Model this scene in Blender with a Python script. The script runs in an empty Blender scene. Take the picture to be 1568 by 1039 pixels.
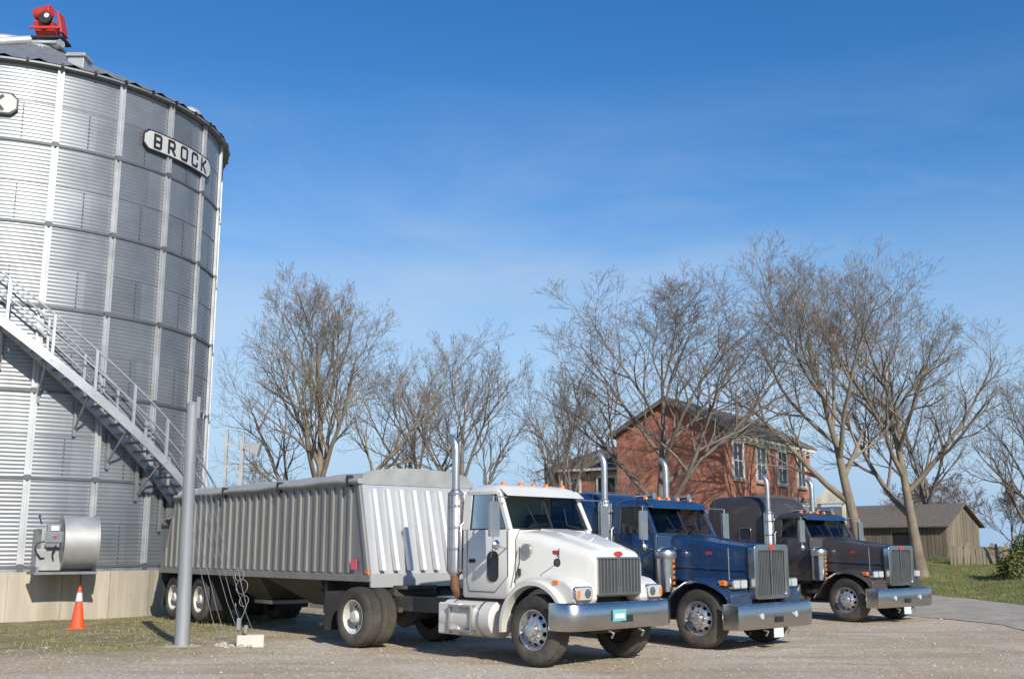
import bpy,bmesh,math,random
import numpy as np
from mathutils import Vector,Matrix
rad=math.radians
S=bpy.context.scene
COL=S.collection
random.seed(5)
# ------------------------------------------------------------ materials
def _n(nt,t,**k):
    n=nt.nodes.new(t)
    for a,b in k.items(): setattr(n,a,b)
    return n
def mat(name,col,rough=.5,metal=0,var=.12,scale=2.5,bump=0,bscale=60,coat=0,dust=0,dusth=1.3,streak=False):
    m=bpy.data.materials.new(name); m.use_nodes=True
    nt=m.node_tree; L=nt.links; b=nt.nodes['Principled BSDF']
    tc=_n(nt,'ShaderNodeTexCoord')
    nz=_n(nt,'ShaderNodeTexNoise'); nz.inputs['Scale'].default_value=scale; nz.inputs['Detail'].default_value=6
    nz.inputs['Roughness'].default_value=.65
    if streak:
        mp=_n(nt,'ShaderNodeMapping'); mp.inputs['Scale'].default_value=(1,1,.12)
        L.new(tc.outputs['Object'],mp.inputs[0]); L.new(mp.outputs[0],nz.inputs['Vector'])
    else: L.new(tc.outputs['Object'],nz.inputs['Vector'])
    cr=_n(nt,'ShaderNodeValToRGB')
    cr.color_ramp.elements[0].position=.3; cr.color_ramp.elements[1].position=.7
    cr.color_ramp.elements[0].color=tuple(max(0,c*(1-var)) for c in col)+(1,)
    cr.color_ramp.elements[1].color=tuple(min(1,c*(1+var)) for c in col)+(1,)
    L.new(nz.outputs['Fac'],cr.inputs[0]); out=cr.outputs[0]
    rr=_n(nt,'ShaderNodeMapRange'); rr.inputs[3].default_value=max(.02,rough-.08); rr.inputs[4].default_value=min(1,rough+.1)
    L.new(nz.outputs['Fac'],rr.inputs[0]); rout=rr.outputs[0]
    if dust:
        g=_n(nt,'ShaderNodeNewGeometry'); sx=_n(nt,'ShaderNodeSeparateXYZ'); L.new(g.outputs['Position'],sx.inputs[0])
        mr=_n(nt,'ShaderNodeMapRange'); mr.inputs[1].default_value=dusth; mr.inputs[2].default_value=.3
        mr.inputs[3].default_value=.1; mr.inputs[4].default_value=1
        L.new(sx.outputs['Z'],mr.inputs[0])
        mm=_n(nt,'ShaderNodeMath',operation='MULTIPLY'); L.new(mr.outputs[0],mm.inputs[0]); L.new(nz.outputs['Fac'],mm.inputs[1])
        m2=_n(nt,'ShaderNodeMath',operation='MULTIPLY'); L.new(mm.outputs[0],m2.inputs[0]); m2.inputs[1].default_value=dust*1.6; m2.use_clamp=True
        mx=_n(nt,'ShaderNodeMix',data_type='RGBA'); L.new(m2.outputs[0],mx.inputs[0]); L.new(out,mx.inputs[6]); mx.inputs[7].default_value=(.3,.26,.2,1)
        out=mx.outputs[2]
        ra=_n(nt,'ShaderNodeMath',operation='MULTIPLY_ADD'); L.new(m2.outputs[0],ra.inputs[0]); ra.inputs[1].default_value=.5; L.new(rout,ra.inputs[2]); ra.use_clamp=True
        rout=ra.outputs[0]
    L.new(out,b.inputs['Base Color']); L.new(rout,b.inputs['Roughness'])
    b.inputs['Metallic'].default_value=metal
    if coat: b.inputs['Coat Weight'].default_value=coat; b.inputs['Coat Roughness'].default_value=.05
    if bump:
        n2=_n(nt,'ShaderNodeTexNoise'); n2.inputs['Scale'].default_value=bscale; n2.inputs['Detail'].default_value=5
        L.new(tc.outputs['Object'],n2.inputs['Vector'])
        bp=_n(nt,'ShaderNodeBump'); bp.inputs['Strength'].default_value=bump; bp.inputs['Distance'].default_value=.02
        L.new(n2.outputs['Fac'],bp.inputs['Height']); L.new(bp.outputs[0],b.inputs['Normal'])
    return m
def glassmat(name,tint=(.35,.42,.42),refl=.25):
    m=bpy.data.materials.new(name); m.use_nodes=True
    nt=m.node_tree; nt.nodes.clear(); L=nt.links
    o=_n(nt,'ShaderNodeOutputMaterial'); tr=_n(nt,'ShaderNodeBsdfTransparent'); tr.inputs[0].default_value=tint+(1,)
    gl=_n(nt,'ShaderNodeBsdfGlossy'); gl.inputs['Roughness'].default_value=.03; gl.inputs[0].default_value=(.9,.95,1,1)
    lw=_n(nt,'ShaderNodeLayerWeight'); lw.inputs[0].default_value=refl
    mx=_n(nt,'ShaderNodeMixShader'); L.new(lw.outputs['Fresnel'],mx.inputs[0]); L.new(tr.outputs[0],mx.inputs[1]); L.new(gl.outputs[0],mx.inputs[2]); L.new(mx.outputs[0],o.inputs[0])
    return m
M=dict(
 white=mat('white_paint',(.70,.685,.63),.3,0,.04,coat=.5,dust=.5,dusth=1.3),
 blue=mat('blue_paint',(.005,.03,.09),.25,0,.1,coat=.6,dust=.25,dusth=1.2),
 dark=mat('dark_paint',(.042,.036,.038),.36,0,.1,coat=.3,dust=.25,dusth=1.2),
 chrome=mat('chrome',(.62,.61,.6),.17,1,.06,dust=.5,dusth=1.1),
 steel=mat('brushed_steel',(.5,.5,.49),.36,.9,.12,dust=.2),
 grille=mat('grille_mesh',(.08,.08,.08),.5,.5,.2,scale=30),
 alu=mat('wheel_alloy',(.6,.6,.6),.3,.8,.15,scale=8),
 wheelw=mat('wheel_white',(.55,.53,.48),.5,0,.18,scale=9),
 tire=mat('tire_rubber',(.024,.022,.02),.85,0,.4,scale=5,bump=.3,bscale=40,dust=.3,dusth=1.1),
 black=mat('black_part',(.02,.02,.021),.6,0,.3),
 frame=mat('frame_black',(.028,.026,.024),.6,0,.4,dust=.35),
 inter=mat('interior',(.06,.055,.05),.8,0,.2),
 amber=mat('amber_lens',(.8,.2,.02),.25,0,.05),
 red=mat('red_tape',(.55,.03,.03),.45,0,.1),
 wtape=mat('white_tape',(.66,.66,.66),.4,0,.1),
 rust=mat('rusty_pipe',(.2,.1,.06),.8,.2,.35,scale=12),
 lens=mat('lamp_lens',(.7,.72,.72),.08,.4,.08,scale=20),
 galv=mat('galvanized',(.47,.48,.49),.52,.45,.18,scale=1.5),
 galvd=mat('galvanized_dull',(.25,.26,.27),.58,.45,.22,scale=3),
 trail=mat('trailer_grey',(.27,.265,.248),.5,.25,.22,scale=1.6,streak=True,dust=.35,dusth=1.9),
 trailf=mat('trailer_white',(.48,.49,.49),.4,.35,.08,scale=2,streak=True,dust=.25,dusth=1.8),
 tarp=mat('tarp',(.31,.32,.31),.75,0,.14,scale=3,bump=.3,bscale=6),
 conc=mat('concrete',(.43,.38,.3),.9,0,.28,scale=2.2,bump=.3,bscale=30,streak=True),
 concw=mat('concrete_block',(.6,.57,.5),.9,0,.12,bump=.4,bscale=30),
 pole=mat('pole_steel',(.3,.31,.32),.6,.3,.18,scale=4,streak=True),
 orange=mat('cone_orange',(.85,.1,.03),.55,0,.1),
 letter=mat('sign_black',(.02,.02,.022),.5,0,.1),
 signw=mat('sign_white',(.52,.52,.5),.5,0,.08),
 redm=mat('motor_red',(.5,.04,.03),.5,0,.2,scale=6),
 bark=mat('bark',(.175,.145,.118),.9,0,.35,scale=1.5,bump=.4,bscale=25),
 bark2=mat('bark_warm',(.215,.175,.132),.9,0,.35,scale=1.5,bump=.4,bscale=25),
 bark3=mat('bark_far',(.18,.14,.12),.95,0,.3,scale=.4),
 roof=mat('shingles',(.15,.13,.11),.9,0,.25,scale=6,bump=.4,bscale=20),
 trim=mat('house_trim',(.7,.68,.62),.6,0,.1),
 cream=mat('tan_wall',(.42,.36,.27),.8,0,.1),
 leaf=mat('hedge_leaf',(.13,.15,.04),.7,0,.6,scale=1.2),
 winglass=mat('window_glass',(.03,.04,.05),.06,0,.3,scale=.8),
 stone=mat('gravel_stone',(.44,.4,.33),.9,0,.35,scale=3),
 plate=mat('licence_plate',(.6,.66,.72),.5,0,.1,scale=30),
 turq=mat('licence_plate_teal',(.15,.45,.45),.5,0,.1),
 hosb=mat('hose_blue',(.02,.06,.25),.5,0,.1),
 pink=mat('placard_red',(.75,.12,.18),.5,0,.1),
 glass=glassmat('cab_glass'),
)
# ------------------------------------------------------------ geometry
def gbox(x0,x1,y0,y1,z0,z1):
    v=[(x,y,z) for z in (z0,z1) for x,y in ((x0,y0),(x1,y0),(x1,y1),(x0,y1))]
    return v,[(3,2,1,0),(4,5,6,7),(0,1,5,4),(1,2,6,5),(2,3,7,6),(3,0,4,7)]
def gstrut(p0,p1,dx,dy,dx1=None,dy1=None):
    dx1=dx if dx1 is None else dx1; dy1=dy if dy1 is None else dy1
    v=[]
    for p,a,b in((p0,dx,dy),(p1,dx1,dy1)):
        v+=[(p[0]-a,p[1]-b,p[2]),(p[0]+a,p[1]-b,p[2]),(p[0]+a,p[1]+b,p[2]),(p[0]-a,p[1]+b,p[2])]
    return v,[(3,2,1,0),(4,5,6,7),(0,1,5,4),(1,2,6,5),(2,3,7,6),(3,0,4,7)]
def frame_of(t):
    t=Vector(t).normalized(); up=Vector((0,0,1)) if abs(t.z)<.9 else Vector((1,0,0))
    a=t.cross(up).normalized(); b=a.cross(t).normalized(); return t,a,b
def gtube(pts,r,seg=8,cap=True):
    pts=[Vector(p) for p in pts]; n=len(pts); rs=r if isinstance(r,(list,tuple)) else [r]*n
    v=[];f=[];a=None
    for i,p in enumerate(pts):
        t=(pts[min(i+1,n-1)]-pts[max(i-1,0)]).normalized()
        if a is None: _,a,b=frame_of(t)
        else:
            a=(a-t*a.dot(t)).normalized(); b=a.cross(t).normalized()
        for k in range(seg):
            an=2*math.pi*k/seg
            v.append(tuple(p+(a*math.cos(an)+b*math.sin(an))*rs[i]))
    for i in range(n-1):
        for k in range(seg):
            k2=(k+1)%seg
            f.append((i*seg+k,i*seg+k2,(i+1)*seg+k2,(i+1)*seg+k))
    if cap: f.append(tuple(range(seg))[::-1]); f.append(tuple((n-1)*seg+k for k in range(seg)))
    return v,f
def gcyl(p0,p1,r,seg=20,r2=None): return gtube([p0,p1],[r,r if r2 is None else r2],seg)
def gprism(poly,y0,y1):
    n=len(poly); v=[(x,y0,z) for x,z in poly]+[(x,y1,z) for x,z in poly]
    f=[tuple(range(n)),tuple(range(2*n-1,n-1,-1))]+[((i+1)%n,i,n+i,n+(i+1)%n) for i in range(n)]
    return v,f
def gprismz(poly,z0,z1):
    n=len(poly); v=[(x,y,z0) for x,y in poly]+[(x,y,z1) for x,y in poly]
    f=[tuple(range(n))[::-1],tuple(range(n,2*n))]+[(i,(i+1)%n,n+(i+1)%n,n+i) for i in range(n)]
    return v,f
def gprismx(poly,x0,x1):
    n=len(poly); v=[(x0,y,z) for y,z in poly]+[(x1,y,z) for y,z in poly]
    f=[tuple(range(n))[::-1],tuple(range(n,2*n))]+[(i,(i+1)%n,n+(i+1)%n,n+i) for i in range(n)]
    return v,f
def gloft(secs,closed=True,cap=True):
    n=len(secs[0]); v=[tuple(p) for s in secs for p in s]; f=[]
    for i in range(len(secs)-1):
        for k in range(n if closed else n-1):
            k2=(k+1)%n; f.append((i*n+k,i*n+k2,(i+1)*n+k2,(i+1)*n+k))
    if cap: f.append(tuple(range(n))[::-1]); f.append(tuple((len(secs)-1)*n+k for k in range(n)))
    return v,f
def glathe(prof,c,axis,seg=40,mod=None,skip=None):
    t,a,b=frame_of(axis); c=Vector(c); v=[];f=[];m=len(prof)
    for k in range(seg):
        an=2*math.pi*k/seg; d=a*math.cos(an)+b*math.sin(an)
        for j,(ax,r) in enumerate(prof):
            if mod: r=mod(j,k,r)
            v.append(tuple(c+t*ax+d*r))
    for k in range(seg):
        k2=(k+1)%seg
        for j in range(m-1):
            if skip and skip(j,k): continue
            f.append((k*m+j,k*m+j+1,k2*m+j+1,k2*m+j))
    return v,f
def mk(name,geos,m,par=None,smooth=True,bevel=0,seg=2,recalc=True,ang=38):
    if isinstance(geos,tuple): geos=[geos]
    V=[];F=[]
    for v,f in geos:
        o=len(V); V+=v; F+=[tuple(i+o for i in q) for q in f]
    me=bpy.data.meshes.new(name); me.from_pydata(V,[],F); me.update()
    if recalc:
        bm=bmesh.new(); bm.from_mesh(me); bmesh.ops.recalc_face_normals(bm,faces=bm.faces); bm.to_mesh(me); bm.free()
    if m: me.materials.append(m)
    if smooth:
        me.polygons.foreach_set('use_smooth',[True]*len(me.polygons))
        if not bevel: me.set_sharp_from_angle(angle=rad(ang))
    o=bpy.data.objects.new(name,me); COL.objects.link(o)
    if par: o.parent=par
    if bevel:
        md=o.modifiers.new('b','BEVEL'); md.width=bevel; md.segments=seg; md.limit_method='ANGLE'; md.angle_limit=rad(30); md.harden_normals=True
    return o
def npmesh(name,V,Q,m):
    me=bpy.data.meshes.new(name); me.vertices.add(len(V)); me.vertices.foreach_set('co',V.astype(np.float32).ravel())
    nq=len(Q); me.loops.add(nq*4); me.loops.foreach_set('vertex_index',Q.astype(np.int32).ravel())
    me.polygons.add(nq); me.polygons.foreach_set('loop_start',np.arange(0,nq*4,4,dtype=np.int32))
    me.update(calc_edges=True); me.polygons.foreach_set('use_smooth',np.ones(nq,dtype=bool)); me.materials.append(m)
    return me
def empty(name,loc=(0,0,0),rz=0):
    e=bpy.data.objects.new(name,None); COL.objects.link(e); e.location=loc; e.rotation_euler=(0,0,rz); e.empty_display_size=.2; return e
def rrect(x0,x1,y0,y1,r,n=4):
    P=[]
    for cx,cy,a0 in((x1-r,y1-r,0),(x0+r,y1-r,90),(x0+r,y0+r,180),(x1-r,y0+r,270)):
        for i in range(n+1):
            a=rad(a0+90*i/n); P.append((cx+r*math.cos(a),cy+r*math.sin(a)))
    return P
# ------------------------------------------------------------ terrain
def sst(t):
    t=np.clip(t,0,1); return t*t*(3-2*t)
def tz(x,y):
    x=np.asarray(x,float); y=np.asarray(y,float)
    z=1.15*sst(np.maximum((x-15.9)/11,(y-42)/15))
    z=z+.02*np.sin(x*.9+1)*np.sin(y*.7)+.012*np.sin(x*2.3+y*1.7)
    return z
def ground():
    def ax(lo,hi,st,far):
        a=list(np.arange(lo,hi,st)); d=st
        while a[-1]<far: d*=1.25; a.append(a[-1]+d)
        d=st
        while a[0]>-far: d*=1.25; a.insert(0,a[0]-d)
        return np.array(a)
    xs=ax(-25,45,.6,2600); ys=ax(-2,75,.6,2600)
    X,Y=np.meshgrid(xs,ys); Z=tz(X,Y)
    nx,ny=len(xs),len(ys)
    v=np.stack([X.ravel(),Y.ravel(),Z.ravel()],1).tolist()
    f=[(j*nx+i,j*nx+i+1,(j+1)*nx+i+1,(j+1)*nx+i) for j in range(ny-1) for i in range(nx-1)]
    m=bpy.data.materials.new('ground_mat'); m.use_nodes=True; nt=m.node_tree; L=nt.links; b=nt.nodes['Principled BSDF']
    g=_n(nt,'ShaderNodeNewGeometry'); P=g.outputs['Position']
    sx=_n(nt,'ShaderNodeSeparateXYZ'); L.new(P,sx.inputs[0])
    def noise(s,d=5,r=.6,vec=None):
        n=_n(nt,'ShaderNodeTexNoise'); n.inputs['Scale'].default_value=s; n.inputs['Detail'].default_value=d; n.inputs['Roughness'].default_value=r; L.new(vec or P,n.inputs['Vector']); return n.outputs['Fac']
    def ramp(fac,stops):
        c=_n(nt,'ShaderNodeValToRGB'); e=c.color_ramp.elements
        while len(e)<len(stops): e.new(.5)
        for i,(p,col) in enumerate(stops): e[i].position=p; e[i].color=tuple(col)+(1,)
        L.new(fac,c.inputs[0]); return c.outputs[0]
    def mix(f,a,b_):
        x=_n(nt,'ShaderNodeMix',data_type='RGBA'); L.new(f,x.inputs[0]); L.new(a,x.inputs[6]); L.new(b_,x.inputs[7]); return x.outputs[2]
    def mr(v,a,b_,c=0,d=1):
        x=_n(nt,'ShaderNodeMapRange'); x.inputs[1].default_value=a; x.inputs[2].default_value=b_; x.inputs[3].default_value=c; x.inputs[4].default_value=d; L.new(v,x.inputs[0]); return x.outputs[0]
    def mth(op,a,b_):
        x=_n(nt,'ShaderNodeMath',operation=op); x.use_clamp=(op!='MULTIPLY_ADD')
        for i,q in enumerate((a,b_)):
            if isinstance(q,(int,float)): x.inputs[i].default_value=q
            else: L.new(q,x.inputs[i])
        return x.outputs[0]
    fine=noise(14,8,.85); big=noise(.35,4); med=noise(2.2,6,.65)
    mp=_n(nt,'ShaderNodeMapping'); mp.inputs['Rotation'].default_value=(0,0,rad(46)); mp.inputs['Scale'].default_value=(.18,1.3,1); L.new(P,mp.inputs[0])
    trk=noise(1.0,4,.55,mp.outputs[0])
    grav=ramp(fine,[(.36,(.28,.23,.17)),(.5,(.54,.465,.36)),(.62,(.72,.65,.54))])
    dirt=ramp(fine,[(.36,(.24,.17,.105)),(.5,(.46,.355,.24)),(.62,(.6,.5,.37))])
    base=mix(mr(big,.42,.58,0,.9),grav,dirt)
    base=mix(mr(trk,.48,.62,0,.65),base,ramp(fine,[(.36,(.32,.255,.18)),(.64,(.43,.355,.265))]))
    base=mix(mr(med,.56,.7,0,.5),base,ramp(fine,[(.36,(.2,.15,.1)),(.64,(.36,.285,.2))]))
    grs=ramp(noise(7,6,.75),[(.3,(.1,.095,.035)),(.5,(.21,.185,.085)),(.7,(.38,.31,.19))])
    grs2=ramp(noise(3,6,.7),[(.3,(.1,.12,.035)),(.55,(.18,.19,.07)),(.75,(.28,.26,.13))])
    wob=mr(noise(.6,3),0,1,-2,2)
    xa=_n(nt,'ShaderNodeMath',operation='ADD'); L.new(sx.outputs['X'],xa.inputs[0]); L.new(wob,xa.inputs[1])
    ya=_n(nt,'ShaderNodeMath',operation='ADD'); L.new(sx.outputs['Y'],ya.inputs[0]); L.new(wob,ya.inputs[1])
    lm=mth('MULTIPLY',mr(xa.outputs[0],-4.2,-6.6),mr(ya.outputs[0],17.2,20.2))
    lm=mth('MULTIPLY',lm,mr(med,.32,.55,.35,1))
    c=mix(lm,base,grs)
    xb=_n(nt,'ShaderNodeMath',operation='MULTIPLY_ADD'); L.new(wob,xb.inputs[0]); xb.inputs[1].default_value=.12; L.new(sx.outputs['X'],xb.inputs[2])
    rm=mth('MAXIMUM',mr(xb.outputs[0],15.7,15.95),mr(ya.outputs[0],43,45))
    c=mix(rm,c,grs2)
    L.new(c,b.inputs['Base Color']); b.inputs['Roughness'].default_value=.95; b.inputs['Specular IOR Level'].default_value=.1
    bp=_n(nt,'ShaderNodeBump'); bp.inputs['Strength'].default_value=.55; bp.inputs['Distance'].default_value=.03
    ad=_n(nt,'ShaderNodeMath',operation='ADD'); L.new(fine,ad.inputs[0]); L.new(med,ad.inputs[1]); L.new(ad.outputs[0],bp.inputs['Height']); L.new(bp.outputs[0],b.inputs['Normal'])
    mk('ground',(v,f),m,recalc=False)
    ys=np.arange(-2,160,.8); v=[];f=[]
    for i,y in enumerate(ys):
        for k in range(5):
            x=10.9-.02*(y-24)+(4.95)*k/4+(.2*math.sin(y*.8)+.1*math.sin(y*2.3) if k==0 else 0)
            v.append((x,y,float(tz(x,y))+.012))
        if i: 
            for k in range(4): f.append(((i-1)*5+k,(i-1)*5+k+1,i*5+k+1,i*5+k))
    mk('road',(v,f),mat('asphalt_worn',(.36,.315,.255),.9,0,.3,scale=1.5,bump=.2,bscale=60),recalc=False)
ground()
def scatter():
    rng=np.random.default_rng(3)
    n=8000; x=rng.uniform(-9,14,n); y=11+rng.beta(1.2,2.2,n)*20; s=rng.uniform(.006,.02,n)*(1+(rng.random(n)>.985)*1.3)
    z=tz(x,y)
    base=np.array([(1,0,0),(-.5,.87,0),(-.5,-.87,0),(0,0,.8),(.1,0,-.5)])
    an=rng.uniform(0,6.28,n); V=np.zeros((n,5,3))
    for i in range(5):
        bx,by,bz=base[i]; V[:,i,0]=x+s*(bx*np.cos(an)-by*np.sin(an)); V[:,i,1]=y+s*(bx*np.sin(an)+by*np.cos(an)); V[:,i,2]=z+s*bz
    fs=[(0,1,3),(1,2,3),(2,0,3),(1,0,4),(2,1,4),(0,2,4)]
    F=[(5*i+a,5*i+b,5*i+c) for i in range(n) for a,b,c in fs]
    mk('gravel_stones',(V.reshape(-1,3).tolist(),F),M['stone'],smooth=False,recalc=False)
    def blades(name,x,y,h,m):
        n=len(x); z=tz(x,y); an=rng.uniform(0,6.28,n); w=h*.13; l=rng.normal(0,.4,(n,2))*h[:,None]
        V=np.zeros((n,3,3)); V[:,0]=np.stack([x-w*np.cos(an),y-w*np.sin(an),z-.01],1); V[:,1]=np.stack([x+w*np.cos(an),y+w*np.sin(an),z-.01],1)
        V[:,2]=np.stack([x+l[:,0],y+l[:,1],z+h],1)
        mk(name,(V.reshape(-1,3).tolist(),[(3*i,3*i+1,3*i+2) for i in range(n)]),m,smooth=False,recalc=False)
    n=32000; x=rng.uniform(-15,-.5,n); y=rng.uniform(17.5,31,n)
    cl=np.sin(x*1.7+np.sin(y*1.1)*2)+np.sin(y*1.9+x*.6)+rng.normal(0,.9,n)-np.clip((x+5.5)*.7,0,3)-np.clip((19.5-y)*.8,0,3)
    k=(cl>.3)&(np.hypot(x+14.95,y-31.8)>6.0)
    x=x[k];y=y[k]
    blades('grass_patch',x,y,rng.uniform(.03,.08,len(x)),mat('grass_dry',(.24,.22,.09),.9,0,.5,scale=1))
    n=50000; x=15.95+rng.beta(1,1.8,n)*20; y=rng.uniform(28,62,n)
    blades('grass_bank',x,y,rng.uniform(.05,.11,n),mat('grass_green',(.18,.19,.07),.9,0,.5,scale=.7))
scatter()
# ------------------------------------------------------------ silo
SC=(-14.95,31.8); RS=5.72; cu=(.426,-.905); ri=(.905,.426)
def sp(th,r,z):
    a=rad(th); c,s=math.cos(a),math.sin(a)
    return (r*(c*cu[0]+s*ri[0]),r*(c*cu[1]+s*ri[1]),z)
def gcurv(th0,th1,r0,r1,z0,z1,n=1):
    v=[];f=[]
    for i in range(n+1):
        th=th0+(th1-th0)*i/n
        v+=[sp(th,r0,z0),sp(th,r1,z0),sp(th,r1,z1),sp(th,r0,z1)]
    for i in range(n):
        a=4*i
        for k in range(4): f.append((a+k,a+(k+1)%4,a+4+(k+1)%4,a+4+k))
    f+=[(3,2,1,0),(4*n,4*n+1,4*n+2,4*n+3)]
    return v,f
def silo():
    P=empty('grain_silo',(SC[0],SC[1],0))
    Z0,Z1=1.16,14.3
    seams=[Z1-2.17*i for i in range(1,7)]
    nseg=176; nz=int((Z1-Z0)/.1*4)
    a=np.arange(nseg)*2*np.pi/nseg; z=np.linspace(Z0,Z1,nz+1); r=RS+.0065*np.sin(2*np.pi*(z-Z0)/.1)
    A,Zm=np.meshgrid(a,z); Rm=np.repeat(r[:,None],nseg,1)
    V=np.stack([Rm*np.cos(A),Rm*np.sin(A),Zm],2).reshape(-1,3)
    J,I=np.meshgrid(np.arange(nz),np.arange(nseg),indexing='ij'); I2=(I+1)%nseg
    Q=np.stack([J*nseg+I,J*nseg+I2,(J+1)*nseg+I2,(J+1)*nseg+I],2).reshape(-1,4)
    m=mat('silo_sheet',(.285,.3,.31),.45,.6,.14,scale=.8); nt=m.node_tree; L=nt.links; b=nt.nodes['Principled BSDF']
    src=b.inputs['Base Color'].links[0].from_socket
    tc=_n(nt,'ShaderNodeTexCoord'); sx=_n(nt,'ShaderNodeSeparateXYZ'); L.new(tc.outputs['Object'],sx.inputs[0])
    at=_n(nt,'ShaderNodeMath',operation='ARCTAN2'); L.new(sx.outputs['Y'],at.inputs[0]); L.new(sx.outputs['X'],at.inputs[1])
    s1=_n(nt,'ShaderNodeMath',operation='MULTIPLY'); L.new(at.outputs[0],s1.inputs[0]); s1.inputs[1].default_value=11/6.2832*2
    f1=_n(nt,'ShaderNodeMath',operation='FLOOR'); L.new(s1.outputs[0],f1.inputs[0])
    s2=_n(nt,'ShaderNodeMath',operation='MULTIPLY_ADD'); L.new(sx.outputs['Z'],s2.inputs[0]); s2.inputs[1].default_value=1/1.085; s2.inputs[2].default_value=.82
    f2=_n(nt,'ShaderNodeMath',operation='FLOOR'); L.new(s2.outputs[0],f2.inputs[0])
    cb=_n(nt,'ShaderNodeCombineXYZ'); L.new(f1.outputs[0],cb.inputs[0]); L.new(f2.outputs[0],cb.inputs[1])
    wn=_n(nt,'ShaderNodeTexWhiteNoise'); L.new(cb.outputs[0],wn.inputs[0])
    mr=_n(nt,'ShaderNodeMapRange'); mr.inputs[3].default_value=.86; mr.inputs[4].default_value=1.08; L.new(wn.outputs['Value'],mr.inputs[0])
    mx=_n(nt,'ShaderNodeVectorMath',operation='SCALE'); L.new(src,mx.inputs[0]); L.new(mr.outputs[0],mx.inputs['Scale']); L.new(mx.outputs[0],b.inputs['Base Color'])
    o=bpy.data.objects.new('wall',npmesh('wall',V,Q,m)); COL.objects.link(o); o.parent=P
    seamm=mat('seam_dark',(.13,.14,.15),.6,.4,.2)  # dark metal tone of the seam bands, rib splices and sheet bolts
    mk('ring_seams',[gcurv(0,360,RS+.005,RS+.035,s-.035,s+.035,120) for s in seams],seamm,P)
    mk('minor_seams',[gcurv(0,360,RS+.005,RS+.014,s+1.085-.01,s+1.085+.01,120) for s in seams+[Z1-2.17*7]],M['galvd'],P)
    ribs=[5.5+16.3636*k for k in range(22)]
    g=[];g2=[]
    dw=.85
    for th in ribs:
        zz=[Z1]+seams+[Z0]
        for i in range(len(zz)-1):
            g.append(gcurv(th-dw,th-dw*.35,RS+.01,RS+.085,zz[i+1]+.04,zz[i]-.04))
            g.append(gcurv(th+dw*.35,th+dw,RS+.01,RS+.085,zz[i+1]+.04,zz[i]-.04))
            g.append(gcurv(th-dw*.35,th+dw*.35,RS+.01,RS+.04,zz[i+1]+.04,zz[i]-.04))
            g2.append(gcurv(th-dw*.9,th+dw*.9,RS+.02,RS+.1,zz[i+1]-.06,zz[i+1]+.07))
    mk('stiffeners',g,M['galv'],P,smooth=False,bevel=0)
    mk('stiffener_splices',g2,seamm,P,smooth=False)
    g=[]
    for i in range(13):
        za=Z1-1.085*(i+1)
        for k in range(44):
            th=5.5+8.18*k
            if (k+i)%2 or k%2==0: continue
            for q in range(9): g.append(gcurv(th-.16,th+.16,RS+.005,RS+.025,za+.08+q*.11,za+.13+q*.11))
    mk('sheet_bolts',g,seamm,P,smooth=False,recalc=False)
    mk('foundation',gcurv(0,360,RS-.4,RS+.22,-.3,Z0,120),M['conc'],P)
    mk('base_ring',gcurv(0,360,RS+.01,RS+.09,Z0,Z0+.07,120),M['galvd'],P)
    g=[gcurv(th-.06,th+.06,RS+.2,RS+.228,-.2,Z0-.02) for th in [i*12+3 for i in range(30)]]
    mk('foundation_joints',g,M['galvd'],P,smooth=False)
    zt=17.35
    v=[];f=[]
    N=44
    for k in range(N*4):
        th=360*k/(N*4); up=.07 if k%4==0 else 0
        v.append(sp(th,RS+.22,Z1+.0+up)); v.append(sp(th,.55,zt-.25+up*.6))
    n=N*4
    for k in range(n):
        k2=(k+1)%n; f.append((2*k,2*k2,2*k2+1,2*k+1))
    mk('roof',(v,f),M['galvd'],P)
    mk('roof_eave',[gcurv(0,360,RS+.0,RS+.2,Z1-.06,Z1-.01,120)],M['galvd'],P)
    mk('eave_clips',[gcurv(t-.35,t+.35,RS+.12,RS+.25,Z1-.05,Z1+.04) for t in [5.5+8.18*k for k in range(44)]],M['black'],P,smooth=False)
    mk('roof_collar',glathe([(0,.62),(.2,.62),(.2,.5),(.4,.3),(.4,0)],(0,0,zt-.4),(0,0,1),24),M['galvd'],P)
    def vent(th,r,sz,dome):
        z=Z1+(RS-r)*(zt-.25-Z1)/(RS-.55)
        p=sp(th,r,z)
        if dome: mk('roof_vent',[glathe([(-.2,sz*.8),(sz*.3,sz*.8),(sz*.55,sz*.65),(sz*.75,sz*.35),(sz*.8,0)],p,(0,0,1),20)],M['galv'],P)
        else: mk('roof_vent',[gbox(p[0]-sz*.45,p[0]+sz*.45,p[1]-sz*.45,p[1]+sz*.45,z-.1,z+sz*.5),gstrut((p[0],p[1],z+sz*.5),(p[0],p[1],z+sz*.75),sz*.6,sz*.6,sz*.5,sz*.5)],M['galv'],P,bevel=.02)
    vent(12,4.8,.5,False); vent(60,5.0,.5,True); vent(-40,4,.6,False); vent(120,4,.6,True); vent(-100,4,.6,True)
    zc=zt-.15; hx=.35
    mk('fill_spout',[gcyl((0,0,zc-.1),(0,0,zc+.35),.3,16),gtube([(-9,-2.5,zc-.1),(-1,-.4,zc+.22),(hx-.1,0,zc+.25)],.13,12),gcyl((-.1,-.5,zc+.1),(-3.4,-2.2,zc-1.0),.15,12),gbox(-.7,.7,-.5,.5,zc+.02,zc+.1),gcyl((.2,-.1,zc),(.8,-.3,zc+.1),.14,12)],M['galv'],P)
    mk('spout_collar',[gcyl((-1.75,-1.34,zc-.45),(-1.5,-1.22,zc-.37),.2,14)],M['redm'],P)
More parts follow.
